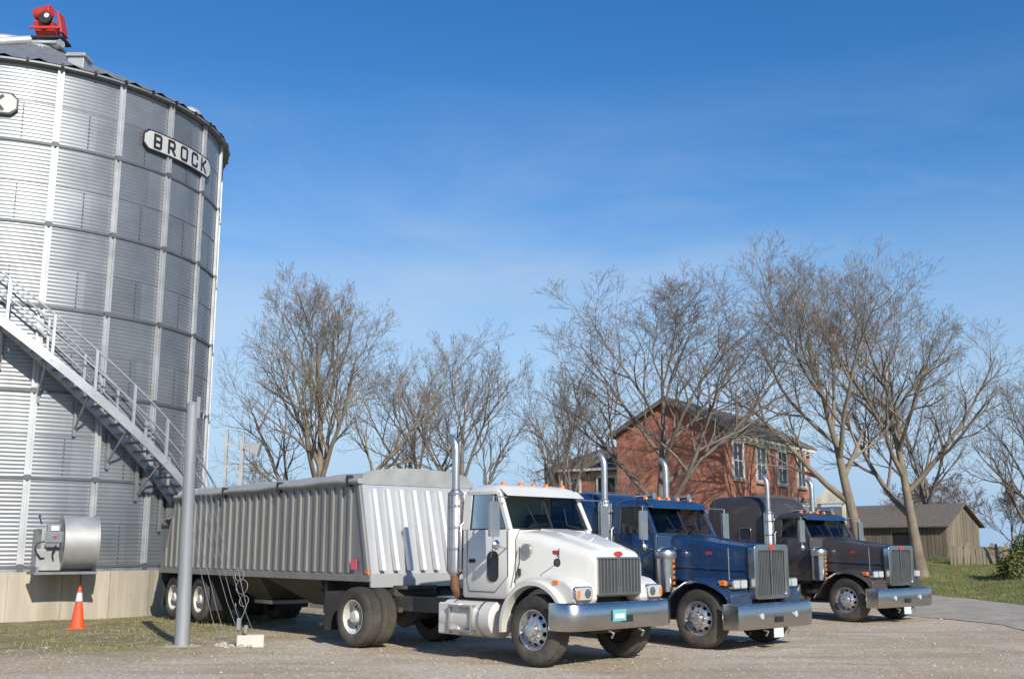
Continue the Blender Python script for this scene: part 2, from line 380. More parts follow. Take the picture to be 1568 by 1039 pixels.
    mk('drive_motor',[gstrut((hx-.1,0,zc+.35),(hx-.15,-.2,zc+.8),.3,.26,.34,.24),gcyl((hx-.5,-.2,zc+1.1),(hx+.05,-.3,zc+1.2),.2,14),gbox(hx-.55,hx+.45,-.5,-.44,zc+.5,zc+.6),gstrut((hx+.45,-.2,zc+.4),(hx+.3,-.25,zc+1.1),.05,.25)],M['redm'],P,bevel=.03)
    mk('motor_guard',[gcyl((hx-.05,-.4,zc+.85),(hx-.05,-.56,zc+.85),.2,14),gbox(hx-.5,hx+.5,-.4,.3,zc+.24,zc+.32)],M['black'],P,bevel=.02)
    mk('motor_plate',[gcyl((hx+.02,-.57,zc+.9),(hx+.02,-.59,zc+.9),.08,14)],M['wtape'],P)
    def sign(thc,z):
        w=1.5; h=.3
        def onc(x,zz,rr): return sp(thc+math.degrees(x/RS),rr,z+zz)
        def plate(sc,rr,m,nm):
            n=60; v=[];f=[]
            ww=w-sc
            for i in range(n+1):
                x=-ww+2*ww*i/n; e=min(1,.45+.55*(ww-abs(x))/.16); hh=(h-sc)*e
                v+=[onc(x,-hh,rr),onc(x,hh,rr)]
            for i in range(n): f.append((2*i,2*i+2,2*i+3,2*i+1))
            mk(nm,(v,f),m,P,recalc=False)
        plate(0,RS+.105,M['letter'],'sign_border'); plate(.045,RS+.112,M['signw'],'sign_face')
        G={'B':[((0,0),(0,1)),((0,1),(.75,1)),((0,.5),(.75,.5)),((0,0),(.75,0)),((.85,.9),(.85,.6)),((.85,.4),(.85,.1))],
           'R':[((0,0),(0,1)),((0,1),(.75,1)),((0,.45),(.75,.45)),((.85,.9),(.85,.55)),((.4,.45),(.95,0))],
           'O':[((0,.12),(0,.88)),((1,.12),(1,.88)),((.12,1),(.88,1)),((.12,0),(.88,0))],
           'C':[((0,.12),(0,.88)),((.12,1),(.9,1)),((.12,0),(.9,0)),((1,.88),(1,.72)),((1,.28),(1,.12))],
           'K':[((0,0),(0,1)),((.1,.42),(.95,1)),((.3,.55),(1,0))]}
        g=[]; hgt=.36; wd=.25; t=.045
        for i,chh in enumerate('BROCK'):
            x0=-1.12+i*.5
            for (ax_,az),(bx,bz_) in G[chh]:
                p=Vector((x0+ax_*wd,az*hgt-hgt/2)); q=Vector((x0+bx*wd,bz_*hgt-hgt/2)); d=(q-p).normalized(); nrm=Vector((-d.y,d.x))*t*.9; p-=d*t*.7; q+=d*t*.7
                g.append(([onc(c.x,c.y,RS+.122) for c in (p-nrm,q-nrm,q+nrm,p+nrm)],[(0,1,2,3)]))
        mk('sign_letters',g,M['letter'],P,recalc=False,smooth=False)
    sign(43.5,12.95); sign(-19.0,13.05)
    zf=lambda th: 7.0-.085*th
    ri0,ro=RS+.16,RS+.96
    t0,t1=-60,78
    g=[]
    n=69
    for side,rr in((0,ri0),(1,ro)):
        v=[];f=[]
        for i in range(n+1):
            th=t0+(t1-t0)*i/n; z=zf(th)
            for a,b in((0,0),(.05,0),(.05,.28),(0,.28)): v.append(sp(th,rr+a,z-.22+b))
        for i in range(n):
            for k in range(4): f.append((4*i+k,4*i+(k+1)%4,4*i+4+(k+1)%4,4*i+4+k))
        g.append((v,f))
    mk('stair_stringers',g,M['galv'],P)
    g=[]; th=t0
    while th<t1: 
        z=zf(th); g.append(gcurv(th-1.25,th+1.25,ri0+.05,ro,z-.02,z+.015)); th+=2.5
    mk('stair_treads',g,M['galvd'],P,smooth=False)
    g=[]
    for rr in (ri0+.02,ro+.03):
        for hh in (1.05,.58): g.append(gtube([sp(t0+2*i,rr,zf(t0+2*i)+hh) for i in range(int((t1-t0)/2)+1)],.026,6))
        th=t0+3
        while th<t1: g.append(gcurv(th-.3,th+.3,rr-.03,rr+.03,zf(th)-.1,zf(th)+1.05)); th+=9.2
    mk('stair_handrails',g,M['galv'],P)
    g=[]
    th=t0+2
    while th<60:
        z=zf(th)
        g.append(gtube([sp(th,RS+.05,z-1.0),sp(th,RS+.92,z-.2)],.03,5)); g.append(gcurv(th-.35,th+.35,RS+.03,RS+.1,z-1.15,z-.1)); th+=9.2
    mk('stair_brackets',g,M['galvd'],P)
    mk('wall_boxes',[gcurv(t-1.2,t+1.2,RS+.05,RS+.22,z,z+.7) for t,z in((37,3.2),(47,2.5))],M['galvd'],P,smooth=False)
silo()
def fan():
    th=13; p=sp(th,RS+.75,0)
    a=rad(th); out=(math.cos(a)*cu[0]+math.sin(a)*ri[0],math.cos(a)*cu[1]+math.sin(a)*ri[1])
    P=empty('aeration_fan',(SC[0]+p[0],SC[1]+p[1],0),math.atan2(out[1],out[0])+rad(90))
    fm=mat('fan_sheet',(.4,.4,.39),.55,.4,.15,scale=3)
    mk('transition_duct',[gbox(-.5,.45,0,.85,1.18,2.2)],fm,P,bevel=.02)
    mk('base_bracket',[gbox(-.75,.7,-.55,.1,1.12,1.18),gbox(-.7,-.64,-.5,0,1.18,1.3)],M['galvd'],P)
    pr=[(0,.55),(.0,.66),(.04,.66),(.04,.62),(.76,.62),(.76,.66),(.8,.66),(.8,.6),(.7,.5),(.6,.2),(.6,0)]
    mk('fan_drum',glathe(pr,(-.08,-.1,1.86),(1,-.12,0),40),fm,P)
    mk('fan_face',[glathe([(0,.56),(-.05,.4),(-.05,.0)],(-.09,-.1,1.86),(1,-.12,0),32)],M['galvd'],P)
    mk('fan_guard',[glathe([(0,r),(.012,r+.006),(0,r+.012),(0,r)],(.74,-.19,1.86),(1,-.12,0),28) for r in(.15,.27,.39,.5)],M['black'],P)
    mk('motor_housing',[gbox(-.68,-.1,-.35,.05,1.2,1.72)],fm,P,bevel=.03)
    mk('control_box',[gbox(-.5,-.2,-.5,-.35,1.75,2.3),gbox(-.56,-.14,-.53,-.5,1.86,2.12)],M['steel'],P,bevel=.015)
    mk('control_face',[gbox(-.44,-.26,-.535,-.531,2.14,2.26)],M['wtape'],P)
    mk('control_knob',[gbox(-.38,-.3,-.55,-.53,1.96,2.02)],M['redm'],P)
    mk('conduit',[gtube([(-.5,-.42,1.9),(-.7,-.42,1.85),(-.74,-.4,1.7),(-.6,-.4,1.5),(-.5,-.36,1.5)],.02,6),gtube([(-.6,-.3,2.3),(-.62,-.1,2.5),(-.5,.2,2.5)],.018,6),gtube([(-.3,-.53,1.8),(-.35,-.45,1.6),(-.3,-.4,1.45)],.018,6)],M['black'],P)
    mk('hanger_rod',gcyl((.45,-.12,1.15),(.47,-.1,.3),.02,6),M['rust'],P)
fan()
# ------------------------------------------------------------ wheels
def wheel(P,name,x,y,s,kind,rimmat,r=.525):
    c=(x,y,r); ax=(0,s,0)
    def tireg(off):
        pr=[(-.02,.295),(.005,.31),(.018,.36),(.02,.42),(.008,.475),(-.015,.505),(-.03,.517),(-.075,.522),(-.082,.51),(-.09,.523),(-.135,.525),(-.142,.511),(-.15,.525),(-.195,.523),(-.203,.51),(-.21,.522),(-.255,.517),(-.27,.505),(-.29,.475),(-.305,.42),(-.30,.36),(-.285,.31),(-.26,.295)]
        def md(j,k,q):
            if j in(5,6,7,15,16,17) and k%2: return q-.014
            return q
        return glathe([(a+off,q) for a,q in pr],c,ax,84,mod=md)
    ts=[tireg(0)]
    if kind=='dual': ts.append(tireg(-.335))
    mk(name+'_tire',ts,M['tire'],P,ang=50)
    if kind=='front':
        pr=[(-.02,.297),(.004,.3),(.004,.288),(-.03,.272),(-.085,.262),(-.06,.235),(-.02,.19),(0,.16),(.02,.12),(.02,.1),(.09,.09),(.1,.07),(.1,0)]; hl=5; la=.03
    else:
        pr=[(-.02,.297),(.002,.3),(.002,.288),(-.03,.272),(-.15,.262),(-.175,.235),(-.17,.19),(-.165,.165),(-.155,.125),(-.05,.115),(-.03,.1),(.0,.09),(.005,0)]; hl=5; la=-.13
    sk=lambda j,k: j==hl and (k%6 in (1,2,3))
    mk(name+'_rim',glathe(pr,c,ax,60,skip=sk),rimmat,P)
    nuts=[]
    for k in range(10):
        a=2*math.pi*k/10; px=x+.145*math.cos(a); pz=r+.145*math.sin(a)
        nuts.append(gcyl((px,y+s*(la-.035),pz),(px,y+s*(la+.02),pz),.017,6))
    mk(name+'_lug_nuts',nuts,M['steel'],P,smooth=False)
    bk=-.12 if kind=='front' else -.22
    mk(name+'_drum',[glathe([(bk,.28),(bk-.15,.28),(bk-.15,0)],c,ax,24),glathe([(bk,.28),(bk,0)],c,ax,24)],M['black'],P)
# ------------------------------------------------------------ tractors
def arc(cx,cz,r,a0,a1,n): return [(cx+r*math.cos(rad(a0+(a1-a0)*i/n)),cz+r*math.sin(rad(a0+(a1-a0)*i/n))) for i in range(n+1)]
def hsec(x,w,zb,zt,r=.14,cr=.03,flare=0):
    P=[(x,-w-flare,zb)]
    for i in range(6):
        a=rad(180-90*i/5); P.append((x,-w+r+r*math.cos(a),zt-cr-r+r*math.sin(a)))
    for q in (-.5,-.25,0,.25,.5): P.append((x,(w-r)*2*q*.9,zt-cr*(2*q)**2))
    for i in range(6):
        a=rad(90-90*i/5); P.append((x,w-r+r*math.cos(a),zt-cr-r+r*math.sin(a)))
    P.append((x,w+flare,zb)); return P
def tractor(name,loc,head,paint,long,xb,xf,zroof,zbelt,sleeper=None,wheelb=4.46,tandem=False,rim='alu',rimr='wheelw'):
    P=empty(name,(loc[0],loc[1],float(tz(loc[0],loc[1]))),rad(head))
    pm=M[paint]; hw=.99
    xe=-wheelb-1.0-(1.3 if tandem else 0)
    mk('frame_rails',[gbox(xe,.62,s*.42-.04,s*.42+.04,.62,.88) for s in(-1,1)]+[gbox(x-.05,x+.05,-.38,.38,.64,.84) for x in(-2.4,-3.3,xe+.1)],M['frame'],P,bevel=.01)
    mk('engine_block',[gbox(-.65,.5,-.38,.38,.45,1.35),gbox(-1.9,-.65,-.25,.25,.45,.85)],M['black'],P,bevel=.05)
    mk('front_axle',[gcyl((0,-.9,.5),(0,.9,.5),.07,10),gbox(-.5,.5,-.5,-.42,.55,.62),gbox(-.5,.5,.42,.5,.55,.62)],M['frame'],P)
    axs=[-wheelb]+([-wheelb-1.32] if tandem else [])
    mk('rear_axle',[gcyl((a,-.95,.52),(a,.95,.52),.1,10) for a in axs]+[glathe([(-.2,0),(-.18,.15),(0,.24),(.18,.15),(.2,0)],(a,0,.52),(1,0,0),16) for a in axs]+[gbox(a-.5,a+.5,s*.5-.05,s*.5+.05,.6,.68) for a in axs for s in(-1,1)],M['frame'],P)
    for s in(-1,1):
        wheel(P,'front_wheel',0,s*1.1,s,'front',M[rim])
        for a in axs: wheel(P,'drive_wheel',a,s*1.2,s,'dual',M[rimr])
    mk('fifth_wheel',[gprismz(rrect(-wheelb-.45,-wheelb+.5,-.45,.45,.2),1.0,1.06),gbox(-wheelb-.3,-wheelb+.3,-.5,.5,.88,1.0)],M['frame'],P)
    mk('deck_plate',[gbox(xb-1.3,xb-.35,-.4,.4,.885,.9)],M['steel'],P) if not sleeper else None
    mk('mud_flaps',[gbox(xe+.12,xe+.14,s*.9-.3,s*.9+.3,.25,.95) for s in(-1,1)],M['black'],P)
    def lvl(z,x0,x1,w,r=.09): return [(px,py,z) for px,py in rrect(x0,x1,-w,w,r,4)]
    zc=.95
    mk('cab_body',gloft([lvl(zc,xb,xf-.02,hw-.03),lvl(zc+.05,xb,xf,hw),lvl(1.45,xb,xf,hw+.01),lvl(zbelt-.02,xb,xf,hw-.005),lvl(zbelt,xb+.01,xf-.01,hw-.02)]),pm,P)
    top=zroof-.16
    rk=.34
    xr=xf-rk; wt=hw-.06
    mk('cab_roof',gloft([lvl(top-.03,xb+.03,xr+.05,wt+.015,.1),lvl(top+.02,xb+.02,xr+.07,wt+.02,.12),lvl(top+.08,xb+.06,xr+.02,wt-.03,.14),lvl(top+.13,xb+.16,xr-.1,wt-.12,.14),lvl(zroof,xb+.35,xr-.28,wt-.3,.14)]),pm,P)
    g=[]
    for s in(-1,1):
        g.append(gstrut((xf-.06,s*(hw-.05),zbelt-.01),(xr,s*(wt-.035),top),.045,.04,.045,.04))
        g.append(gstrut((xb+.1,s*(hw-.045),zbelt-.01),(xb+.12,s*(wt-.03),top),.1,.04,.1,.04))
    g.append(gstrut((xb+.03,0,zbelt-.01),(xb+.05,0,top),.02,hw-.1,.02,wt-.1))
    mk('cab_pillars',g,pm,P,bevel=.012)
    w0,w1=hw-.1,wt-.08
    def P3(u,v):
        x=(xf-.045)*(1-v)+(xr+.015)*v; w=w0*(1-v)+w1*v; bul=.05*(1-u*u)
        return (x+bul-.02,u*w,zbelt+(top-zbelt)*v)
    v=[P3(-1+2*i/12,j) for j in(0,1) for i in range(13)]
    mk('windshield',(v,[(i,i+1,14+i,13+i) for i in range(12)]),M['glass'],P)
    mk('windshield_gasket',[gtube([P3(u,0) for u in np.linspace(-1,1,9)],.018,6),gtube([P3(u,1) for u in np.linspace(-1,1,9)],.018,6),gtube([P3(-1,0),P3(-1,1)],.015,6),gtube([P3(1,0),P3(1,1)],.015,6)]+([gtube([P3(0,0),P3(0,1)],.018,6)]),M['black'],P)
    mk('wipers',[gtube([(xf+.03,u*.6,zbelt+.03),(P3(u*.4,.12)[0]+.03,P3(u*.4,.12)[1],P3(0,.12)[2]),(P3(u*.55,.6)[0]+.03,P3(u*.5,.6)[1],P3(0,.6)[2])],.008,5) for u in(-1,1)],M['black'],P)
    for s in(-1,1):
        yb,yt=s*(hw-.03),s*(wt-.02)
        xa0,xa1=xf-.12,xr-.05; xd0,xd1=xb+.2,xb+.22
        mk('door_glass',([(xd0,yb,zbelt-.02),(xa0,yb,zbelt-.02),(xa1,yt,top),(xd1,yt,top)],[(0,1,2,3)]),M['glass'],P)
        xm0=xa0-.3
        mk('door_window_frame',[gtube([(xd0,yb+s*.006,zbelt),(xa0,yb+s*.006,zbelt),(xa1,yt+s*.006,top-.02),(xd1,yt+s*.006,top-.02),(xd0,yb+s*.006,zbelt)],.016,5),gtube([(xm0,yb+s*.004,zbelt),(xm0+.0,yt+s*.004,top-.02)],.014,5)],M['black'],P)
        yo=s*(hw+.008)
        d0,d1=xb+.16,xf-.04
        mk('door_seams',[gtube([(d0,yo,zbelt),(d0,yo,1.2),(d0+.05,yo,1.05),(d1-.3,yo,1.05),(d1,yo,1.3),(d1,yo,zbelt)],.006,4)],M['black'],P)
        mk('door_handle',[gbox(d0+.06,d0+.2,yo-.02 if s<0 else yo,yo if s<0 else yo+.02,1.5,1.56)],M['black'],P,bevel=.006)
        if paint=='white':
            mk('door_lower_window',gprism([(p[0],p[1]) for p in rrect(d1-.46,d1-.22,1.22,1.68,.1)],yo-.006,yo+.006),M['winglass'],P)
            mk('door_lower_window_seal',gtube([(p[0],yo+s*.004,p[1]) for p in rrect(d1-.46,d1-.22,1.22,1.68,.1)]+[(d1-.22,yo+s*.004,1.58)],.012,5),M['black'],P)
        mk('grab_handle',[gtube([(xb+.07,yo,1.35),(xb+.07,yo+s*.06,1.4),(xb+.07,yo+s*.06,2.1),(xb+.07,yo,2.15)],.014,6)],M['steel'],P)
        xm=xf-.08; ym=s*1.3
        mk('mirror_bracket',[gtube([(xm,s*.98,zbelt+.5),(xm+.03,ym,zbelt+.5),(xm+.03,ym,zbelt-.25),(xm,s*.99,zbelt-.3)],.012,6),gtube([(xm-.3,s*.96,zbelt+.52),(xm+.03,ym,zbelt+.5)],.01,5),gtube([(xm+.03,ym,zbelt-.2),(xm-.35,s*1.0,zbelt-.45)],.01,5)],M['steel'],P)
        mk('mirror_head',[gprismx([(ym+(a-.5)*.2*1,b) for a,b in rrect(0,1,zbelt-.12,zbelt+.42,.04)],xm+.01,xm+.07)],M['steel'],P,bevel=.012)
        mk('mirror_glass',[gbox(xm+.003,xm+.009,ym-.085,ym+.085,zbelt-.09,zbelt+.39)],M['black'],P)
        mk('spot_mirror',glathe([(0,.0),(.0,.07),(.03,.08),(.06,.05),(.07,0)],(xm+.02,ym-s*.05,zbelt-.25),(1,0,0),18),M['chrome'],P)
        mk('roof_horn',[gtube([(xr-.5,s*.55,zroof+.02),(xr-.1,s*.55,zroof+.03),(xr-.02,s*.55,zroof+.03)],[.03,.035,.07],12)],M['chrome'],P) if long else None
    mk('interior',[gbox(xb+.25,xb+.4,s*.5-.25,s*.5+.25,1.3,2.3) for s in(-1,1)]+[gbox(xb+.25,xb+.75,s*.5-.25,s*.5+.25,1.2,1.5) for s in(-1,1)]+[gbox(xf-.35,xf-.12,-.85,.85,1.5,zbelt-.02)],M['inter'],P,bevel=.04)
    mk('steering_wheel',glathe([(0,.2),(.015,.22),(0,.24),(-.015,.22),(0,.2)],(xf-.5,.5,zbelt+.02),(-.6,0,.8),24),M['black'],P)
    for k,yy in enumerate((-.7,-.3,0,.3,.7)):
        mk('marker_light',gloft([[(xr-.12+a*q,yy+b*q,top+.13+hh) for a,b in rrect(-.05,.05,-.035,.035,.03,3)] for q,hh in((1,-.04),(1,.02),(.6,.045))]),M['amber'],P)
    mk('sun_visor',gstrut((xr+.2,0,top-.06),(xr+.03,0,top+.06),.012,wt-.02),M['chrome'] if long else pm,P,bevel=.008) 
    mk('antenna',[gtube([(xf-.25,s*1.27,zbelt+.3),(xf-.3,s*1.29,zbelt+1.3)],.006,4) for s in((-1,1) if long else (1,))],M['black'],P)
    if not long:
        S_=[hsec(xf-.01,.86,1.0,zbelt-.0,.16,.03),hsec(xf+.35,.8,1.0,zbelt-.03,.17,.04),hsec(0,.73,1.0,zbelt-.1,.18,.04),hsec(.35,.66,1.0,zbelt-.19,.18,.045),hsec(.6,.6,1.0,zbelt-.265,.16,.045),hsec(.7,.57,1.02,zbelt-.31,.14,.04),hsec(.755,.55,1.05,zbelt-.4,.12,.03)]
        mk('hood',gloft(S_),pm,P,ang=60)
        mk('hood_ridge',gloft([[(x,-w,z-.04),(x,-w+.05,z+.012),(x,w-.05,z+.012),(x,w,z-.04)] for x,w,z in((xf+.02,.36,zbelt),(0,.34,zbelt-.095),(.4,.32,zbelt-.2),(.62,.3,zbelt-.265),(.7,.28,zbelt-.31))]),pm,P,bevel=.01)
        for s in(-1,1):
            out=[(-.82,.62),(-.8,.8),(-.68,1.02),(-.45,1.2),(-.15,1.3),(.25,1.33),(.58,1.26),(.74,1.16),(.79,.97),(.72,.92)]
            inn=arc(0,.53,.63,38,174,14)
            a,b=(.5,1.02) if s>0 else (-1.02,-.5)
            mk('fender',gprism(out+inn,a,b),pm,P,bevel=.07,seg=4)
            v=[];f=[]
            for i,(x,z) in enumerate(arc(0,.53,1,28,186,20)):
                for (rr,yy) in((.64,.95),(.72,.96),(.74,1.08),(.71,1.14),(.65,1.14)):
                    v.append((x*rr,s*yy,.53+(z-.53)*rr))
            for i in range(20):
                for k in range(5): f.append((i*5+k,i*5+(k+1)%5,i*5+5+(k+1)%5,i*5+5+k))
            mk('fender_flare',(v,f),pm,P)
            hp=[(y_*s,z_) for y_,z_ in rrect(.66,1.0,.98,1.16,.05)]
            mk('headlight_bezel',gprismx([((y_-.83)*1.12+.83*1.0 if s>0 else (y_+.83)*1.12-.83,(z_-1.07)*1.18+1.07) for y_,z_ in hp],.74,.796),M['chrome'],P,bevel=.008)
            mk('headlight_lens',gprismx(hp,.79,.806),M['lens'],P,bevel=.01)
            mk('headlight_lamp',glathe([(0,.07),(.01,.07),(.012,.0)],(.8,s*.76,1.07),(1,0,0),18),M['chrome'],P)
            mk('turn_signal',gprismx([(y_*s,z_) for y_,z_ in rrect(.93,.99,1.0,1.12,.02)],.8,.815),M['amber'],P)
            mk('side_marker',gbox(.35,.45,s*1.02-.02,s*1.02+.02,1.2,1.26),M['amber'],P,bevel=.01)
            mk('inner_fender',gprism(arc(0,.53,.64,20,160,12)+arc(0,.53,.62,160,20,12),*( (.4,1.0) if s>0 else (-1.0,-.4))),M['black'],P)
            mk('hood_mirror',[gtube([(.2,s*.74,1.55),(.45,s*1.0,1.72),(.45,s*1.04,1.6)],.009,5),glathe([(0,0),(0,.06),(.03,.065),(.05,0)],(.43,s*1.04,1.52),(1,0,0),16)],M['black'],P)
            mk('hood_intake',gprism([(x,z) for x,z in rrect(-.5,-.28,1.6,1.8,.09)],s*.85-.03,s*.85+.02),M['steel'],P,bevel=.01)
            mk('hood_latch',[gbox(-.55,-.51,s*.87-.02,s*.87+.02,1.3,1.42)],M['black'],P,bevel=.01)
            mk('hood_seam',gtube([(xf+.005,s*.875,1.15),(xf+.005,s*.87,zbelt-.16),(xf+.005,s*.78,zbelt-.01),(xf+.005,s*.3,zbelt+.008)],.007,4),M['black'],P)
            mk('grab_rail',gtube([(xf+.1,s*.88,1.75),(xf+.2,s*.98,1.5),(xf+.1,s*1.0,1.2)],.01,5),M['black'],P)
        gy,g0,g1,gx=.47,1.07,1.57,.755
        path=[(.45,-1.21),(.72,-1.2),(.84,-1.14),(.89,-1.0),(.905,-.6),(.91,0),(.905,.6),(.89,1.0),(.84,1.14),(.72,1.2),(.45,1.21)]
        b0,b1=.54,.94
    else:
        S_=[hsec(xf-.01,.72,1.2,zbelt,.1,.03),hsec(xf+.5,.66,1.15,zbelt-.05,.1,.03),hsec(0,.59,1.1,zbelt-.13,.1,.03),hsec(.5,.53,1.05,zbelt-.2,.09,.025),hsec(.74,.5,1.0,zbelt-.22,.09,.02)]
        mk('hood',gloft(S_),pm,P,ang=60)
        mk('cowl',gloft([[(xf-.005,-.98,1.2),(xf-.005,.98,1.2),(xf-.005,.96,zbelt-.03),(xf-.005,-.96,zbelt-.03)],[(xf+.14,-.74,1.2),(xf+.14,.74,1.2),(xf+.14,.7,zbelt-.04),(xf+.14,-.7,zbelt-.04)]]),pm,P,bevel=.02)
        mk('hood_trim',[gtube([(xf+.02,s*.735,1.42),(.7,s*.525,1.36)],.012,5) for s in(-1,1)]+[gtube([(xf,0,zbelt+.01),(0,0,zbelt-.115),(.72,0,zbelt-.21)],.012,5)],M['chrome'],P)
        for s in(-1,1):
            secs=[]
            for a,rr,_ in [(28,.82,0),(36,.8,0),(50,.75,0),(70,.72,0),(92,.71,0),(115,.72,0),(138,.75,0),(156,.8,0),(170,.88,0),(180,.98,0)]:
                ca,sa=math.cos(rad(a)),math.sin(rad(a))
                sec=[]
                for dr,yy in((-.02,.5),(.03,.5),(.03,.75),(.0,1.0),(-.03,1.1),(-.09,1.14),(-.1,1.12),(-.05,1.08),(-.03,.95),(-.02,.7)):
                    sec.append(((rr+dr)*ca,s*yy,.53+(rr+dr)*sa))
                secs.append(sec)
            mk('fender',gloft(secs),pm,P,ang=60)
            mk('fender_front',gloft([[(.62,s*.48,.6),(.74,s*.48,.6),(.74,s*1.1,.6),(.66,s*1.13,.6)],[(.58,s*.48,.95),(.74,s*.48,.95),(.73,s*1.1,.95),(.6,s*1.13,.95)],[(.4,s*.48,1.12),(.6,s*.48,1.1),(.6,s*1.05,1.06),(.45,s*1.1,1.06)]]),pm,P,bevel=.03,seg=3)
            mk('headlight_pod',gloft([[(x,s*.82+a*q,1.13+b*q) for a,b in rrect(-.23,.23,-.09,.09,.05,3)] for x,q in((.3,.5),(.42,.85),(.7,1),(.72,.95))]),M['chrome'],P)
            mk('headlight_lens',[gprismx([(s*.82+o+a,1.13+b) for a,b in rrect(-.09,.09,-.065,.065,.02,3)],.72,.73) for o in(-.11,.11)],M['lens'],P)
            mk('turn_signal',[gbox(.45,.58,s*1.055-.03,s*1.055+.03,1.1,1.19)],M['amber'],P,bevel=.015)
            mk('air_cleaner',glathe([(0,0),(0,.1),(.03,.14),(.05,.19),(.2,.19),(.2,.197),(.23,.197),(.23,.19),(.55,.19),(.55,.197),(.58,.197),(.58,.19),(.66,.19),(.66,.2),(.78,.2),(.82,.17),(.84,.1),(.85,0)],(xf+.2,s*.97,.92),(0,0,1),30),M['chrome'],P)
            mk('air_cleaner_screen',glathe([(.64,.193),(.66,.204),(.76,.204),(.78,.195)],(xf+.2,s*.97,.92),(0,0,1),30),M['steel'],P)
            mk('marker_strip',[gbox(xf+.38,xf+.41,s*.99-.02,s*.99+.02,1.0+.1*k,1.05+.1*k) for k in range(6)],M['amber'],P)
            mk('hood_flag_rod',gtube([(.55,s*.9,1.2),(.56,s*.92,1.75)],.006,4),M['steel'],P)
        gy,g0,g1,gx=.43,.92,zbelt-.31,.8
        out=rrect(-.55,.55,.86,zbelt-.2,.09); inn=rrect(-gy,gy,g0,g1,.05)
        n=len(out); v=[];f=[]
        for x,pl in((.72,out),(.86,out),(.86,inn),(.74,inn)): v+=[(x,a,b) for a,b in pl]
        for q in range(3):
            for k in range(n): f.append((q*n+k,q*n+(k+1)%n,(q+1)*n+(k+1)%n,(q+1)*n+k))
        mk('grille_shell',(v,f),M['chrome'],P,bevel=.012)
        path=[(.62,-1.2),(.9,-1.18),(.94,-1.0),(.95,0),(.94,1.0),(.9,1.18),(.62,1.2)]
        b0,b1=.36,.8
    mk('grille_screen',gbox(gx-.04,gx-.005 if long else gx+.008,-gy,gy,g0,g1),M['grille'],P)
    nb=17 if long else 12
    mk('grille_bars',[gbox(gx+.009,gx+.026,-gy+2*gy*(k+.5)/nb-.007,-gy+2*gy*(k+.5)/nb+.007,g0,g1) for k in range(nb)],M['steel'],P)
    if not long:
        mk('grille_frame',[gbox(gx,gx+.035,-gy-.03,-gy,g0-.03,g1+.03),gbox(gx,gx+.035,gy,gy+.03,g0-.03,g1+.03),gbox(gx,gx+.035,-gy,gy,g1,g1+.03),gbox(gx,gx+.035,-gy,gy,g0-.03,g0),gbox(gx,gx+.03,-.015,.015,g0,g1)],M['chrome'],P,bevel=.006)
    else: mk('grille_divider',gbox(gx,gx+.05,-.018,.018,g0,g1),M['chrome'],P)
    bx=.755 if not long else .86
    bz=zbelt-.385 if not long else zbelt-.255
    def oval(cx,cy,cz,ax_,rw,rh,th=.012):
        pts=[(rw*math.cos(2*math.pi*k/20),rh*math.sin(2*math.pi*k/20)) for k in range(20)]
        if ax_=='x': return gprismx([(cy+a,cz+b) for a,b in pts],cx,cx+th)
        return gprism([(cx+a,cz+b) for a,b in pts],cy,cy+th)
    mk('hood_badge',oval(bx,0,bz,'x',.1,.04),M['redm'],P)
    for s in(-1,1):
        ys=(.715 if not long else .605)
        mk('side_badge',oval(.1 if not long else -.1,s*ys-.006,zbelt-.36,'y',.08,.03),M['redm'],P)
    secs=[]
    for z,o in((b0,-.03),(b0+.03,0),((b0+b1)/2,.008),(b1-.03,0),(b1,-.03)):
        secs.append([(x+o,y*(1+o*.3),z) for x,y in path]+[(x-.06,y*.97,z) for x,y in reversed(path)])
    mk('bumper',gloft(secs),M['chrome'],P,ang=50)
    xc=path[len(path)//2][0]
    mk('bumper_holes',[gbox(xc+.0,xc+.022,-.12,.12,b0+.1,b0+.2)],M['black'],P)
    for s in(-1,1): mk('fog_lamp',glathe([(0,.055),(.02,.05),(.025,0)],(xc+.008,s*.55,(b0+b1)/2),(1,0,0),16),M['lens'],P) if long else None
    if not long: mk('licence_plate',gbox(.93,.94,-.35,-.05,.66,.83),M['turq'],P); mk('licence_plate_text',gbox(.941,.944,-.31,-.09,.7,.77),M['plate'],P)
    else: mk('licence_plate',gbox(.93,.94,-.15,.15,b0-.16,b0),M['plate'],P)
    mk('tow_hooks',[gtube([(.85,s*.35,b0-.02),(.95,s*.35,b0-.05),(.9,s*.35,b0-.12)],.018,6) for s in(-1,1)],M['steel'],P)
    for s in(-1,1):
        x0,x1=(-2.2,-.95) if not long else (-3.4,-1.35)
        tm=M['white'] if not long else M['chrome']
        mk('fuel_tank',glathe([(0,0),(.0,.24),(.03,.29),(x1-x0-.03,.29),(x1-x0,.24),(x1-x0,0)],(x0,s*.83,.62),(1,0,0),30),tm,P)
        mk('tank_straps',[glathe([(0,.293),(0,.3),(.05,.3),(.05,.293)],(x,s*.83,.62),(1,0,0),30) for x in(x0+.25,x1-.3)],M['steel'],P)
        mk('steps',[gbox(x1-.95,x1-.4,s*1.1-.07,s*1.1+.07,z,z+.03) for z in(.42,.8)]+[gbox(x1-.95,x1-.92,s*1.1-.06,s*1.1+.06,.38,.84),gbox(x1-.43,x1-.4,s*1.1-.06,s*1.1+.06,.38,.84)],M['steel'],P,bevel=.006)
        if not long: mk('battery_box',[gbox(x0-.02,x0+.5,s*.9-.2,s*.9+.26,.36,.86)],M['white'],P,bevel=.03)
        mk('cab_mount_skirt',[gbox(xb+.05,xf-.1,s*.8-.1,s*.8+.13,.88,.96)],M['black'],P)
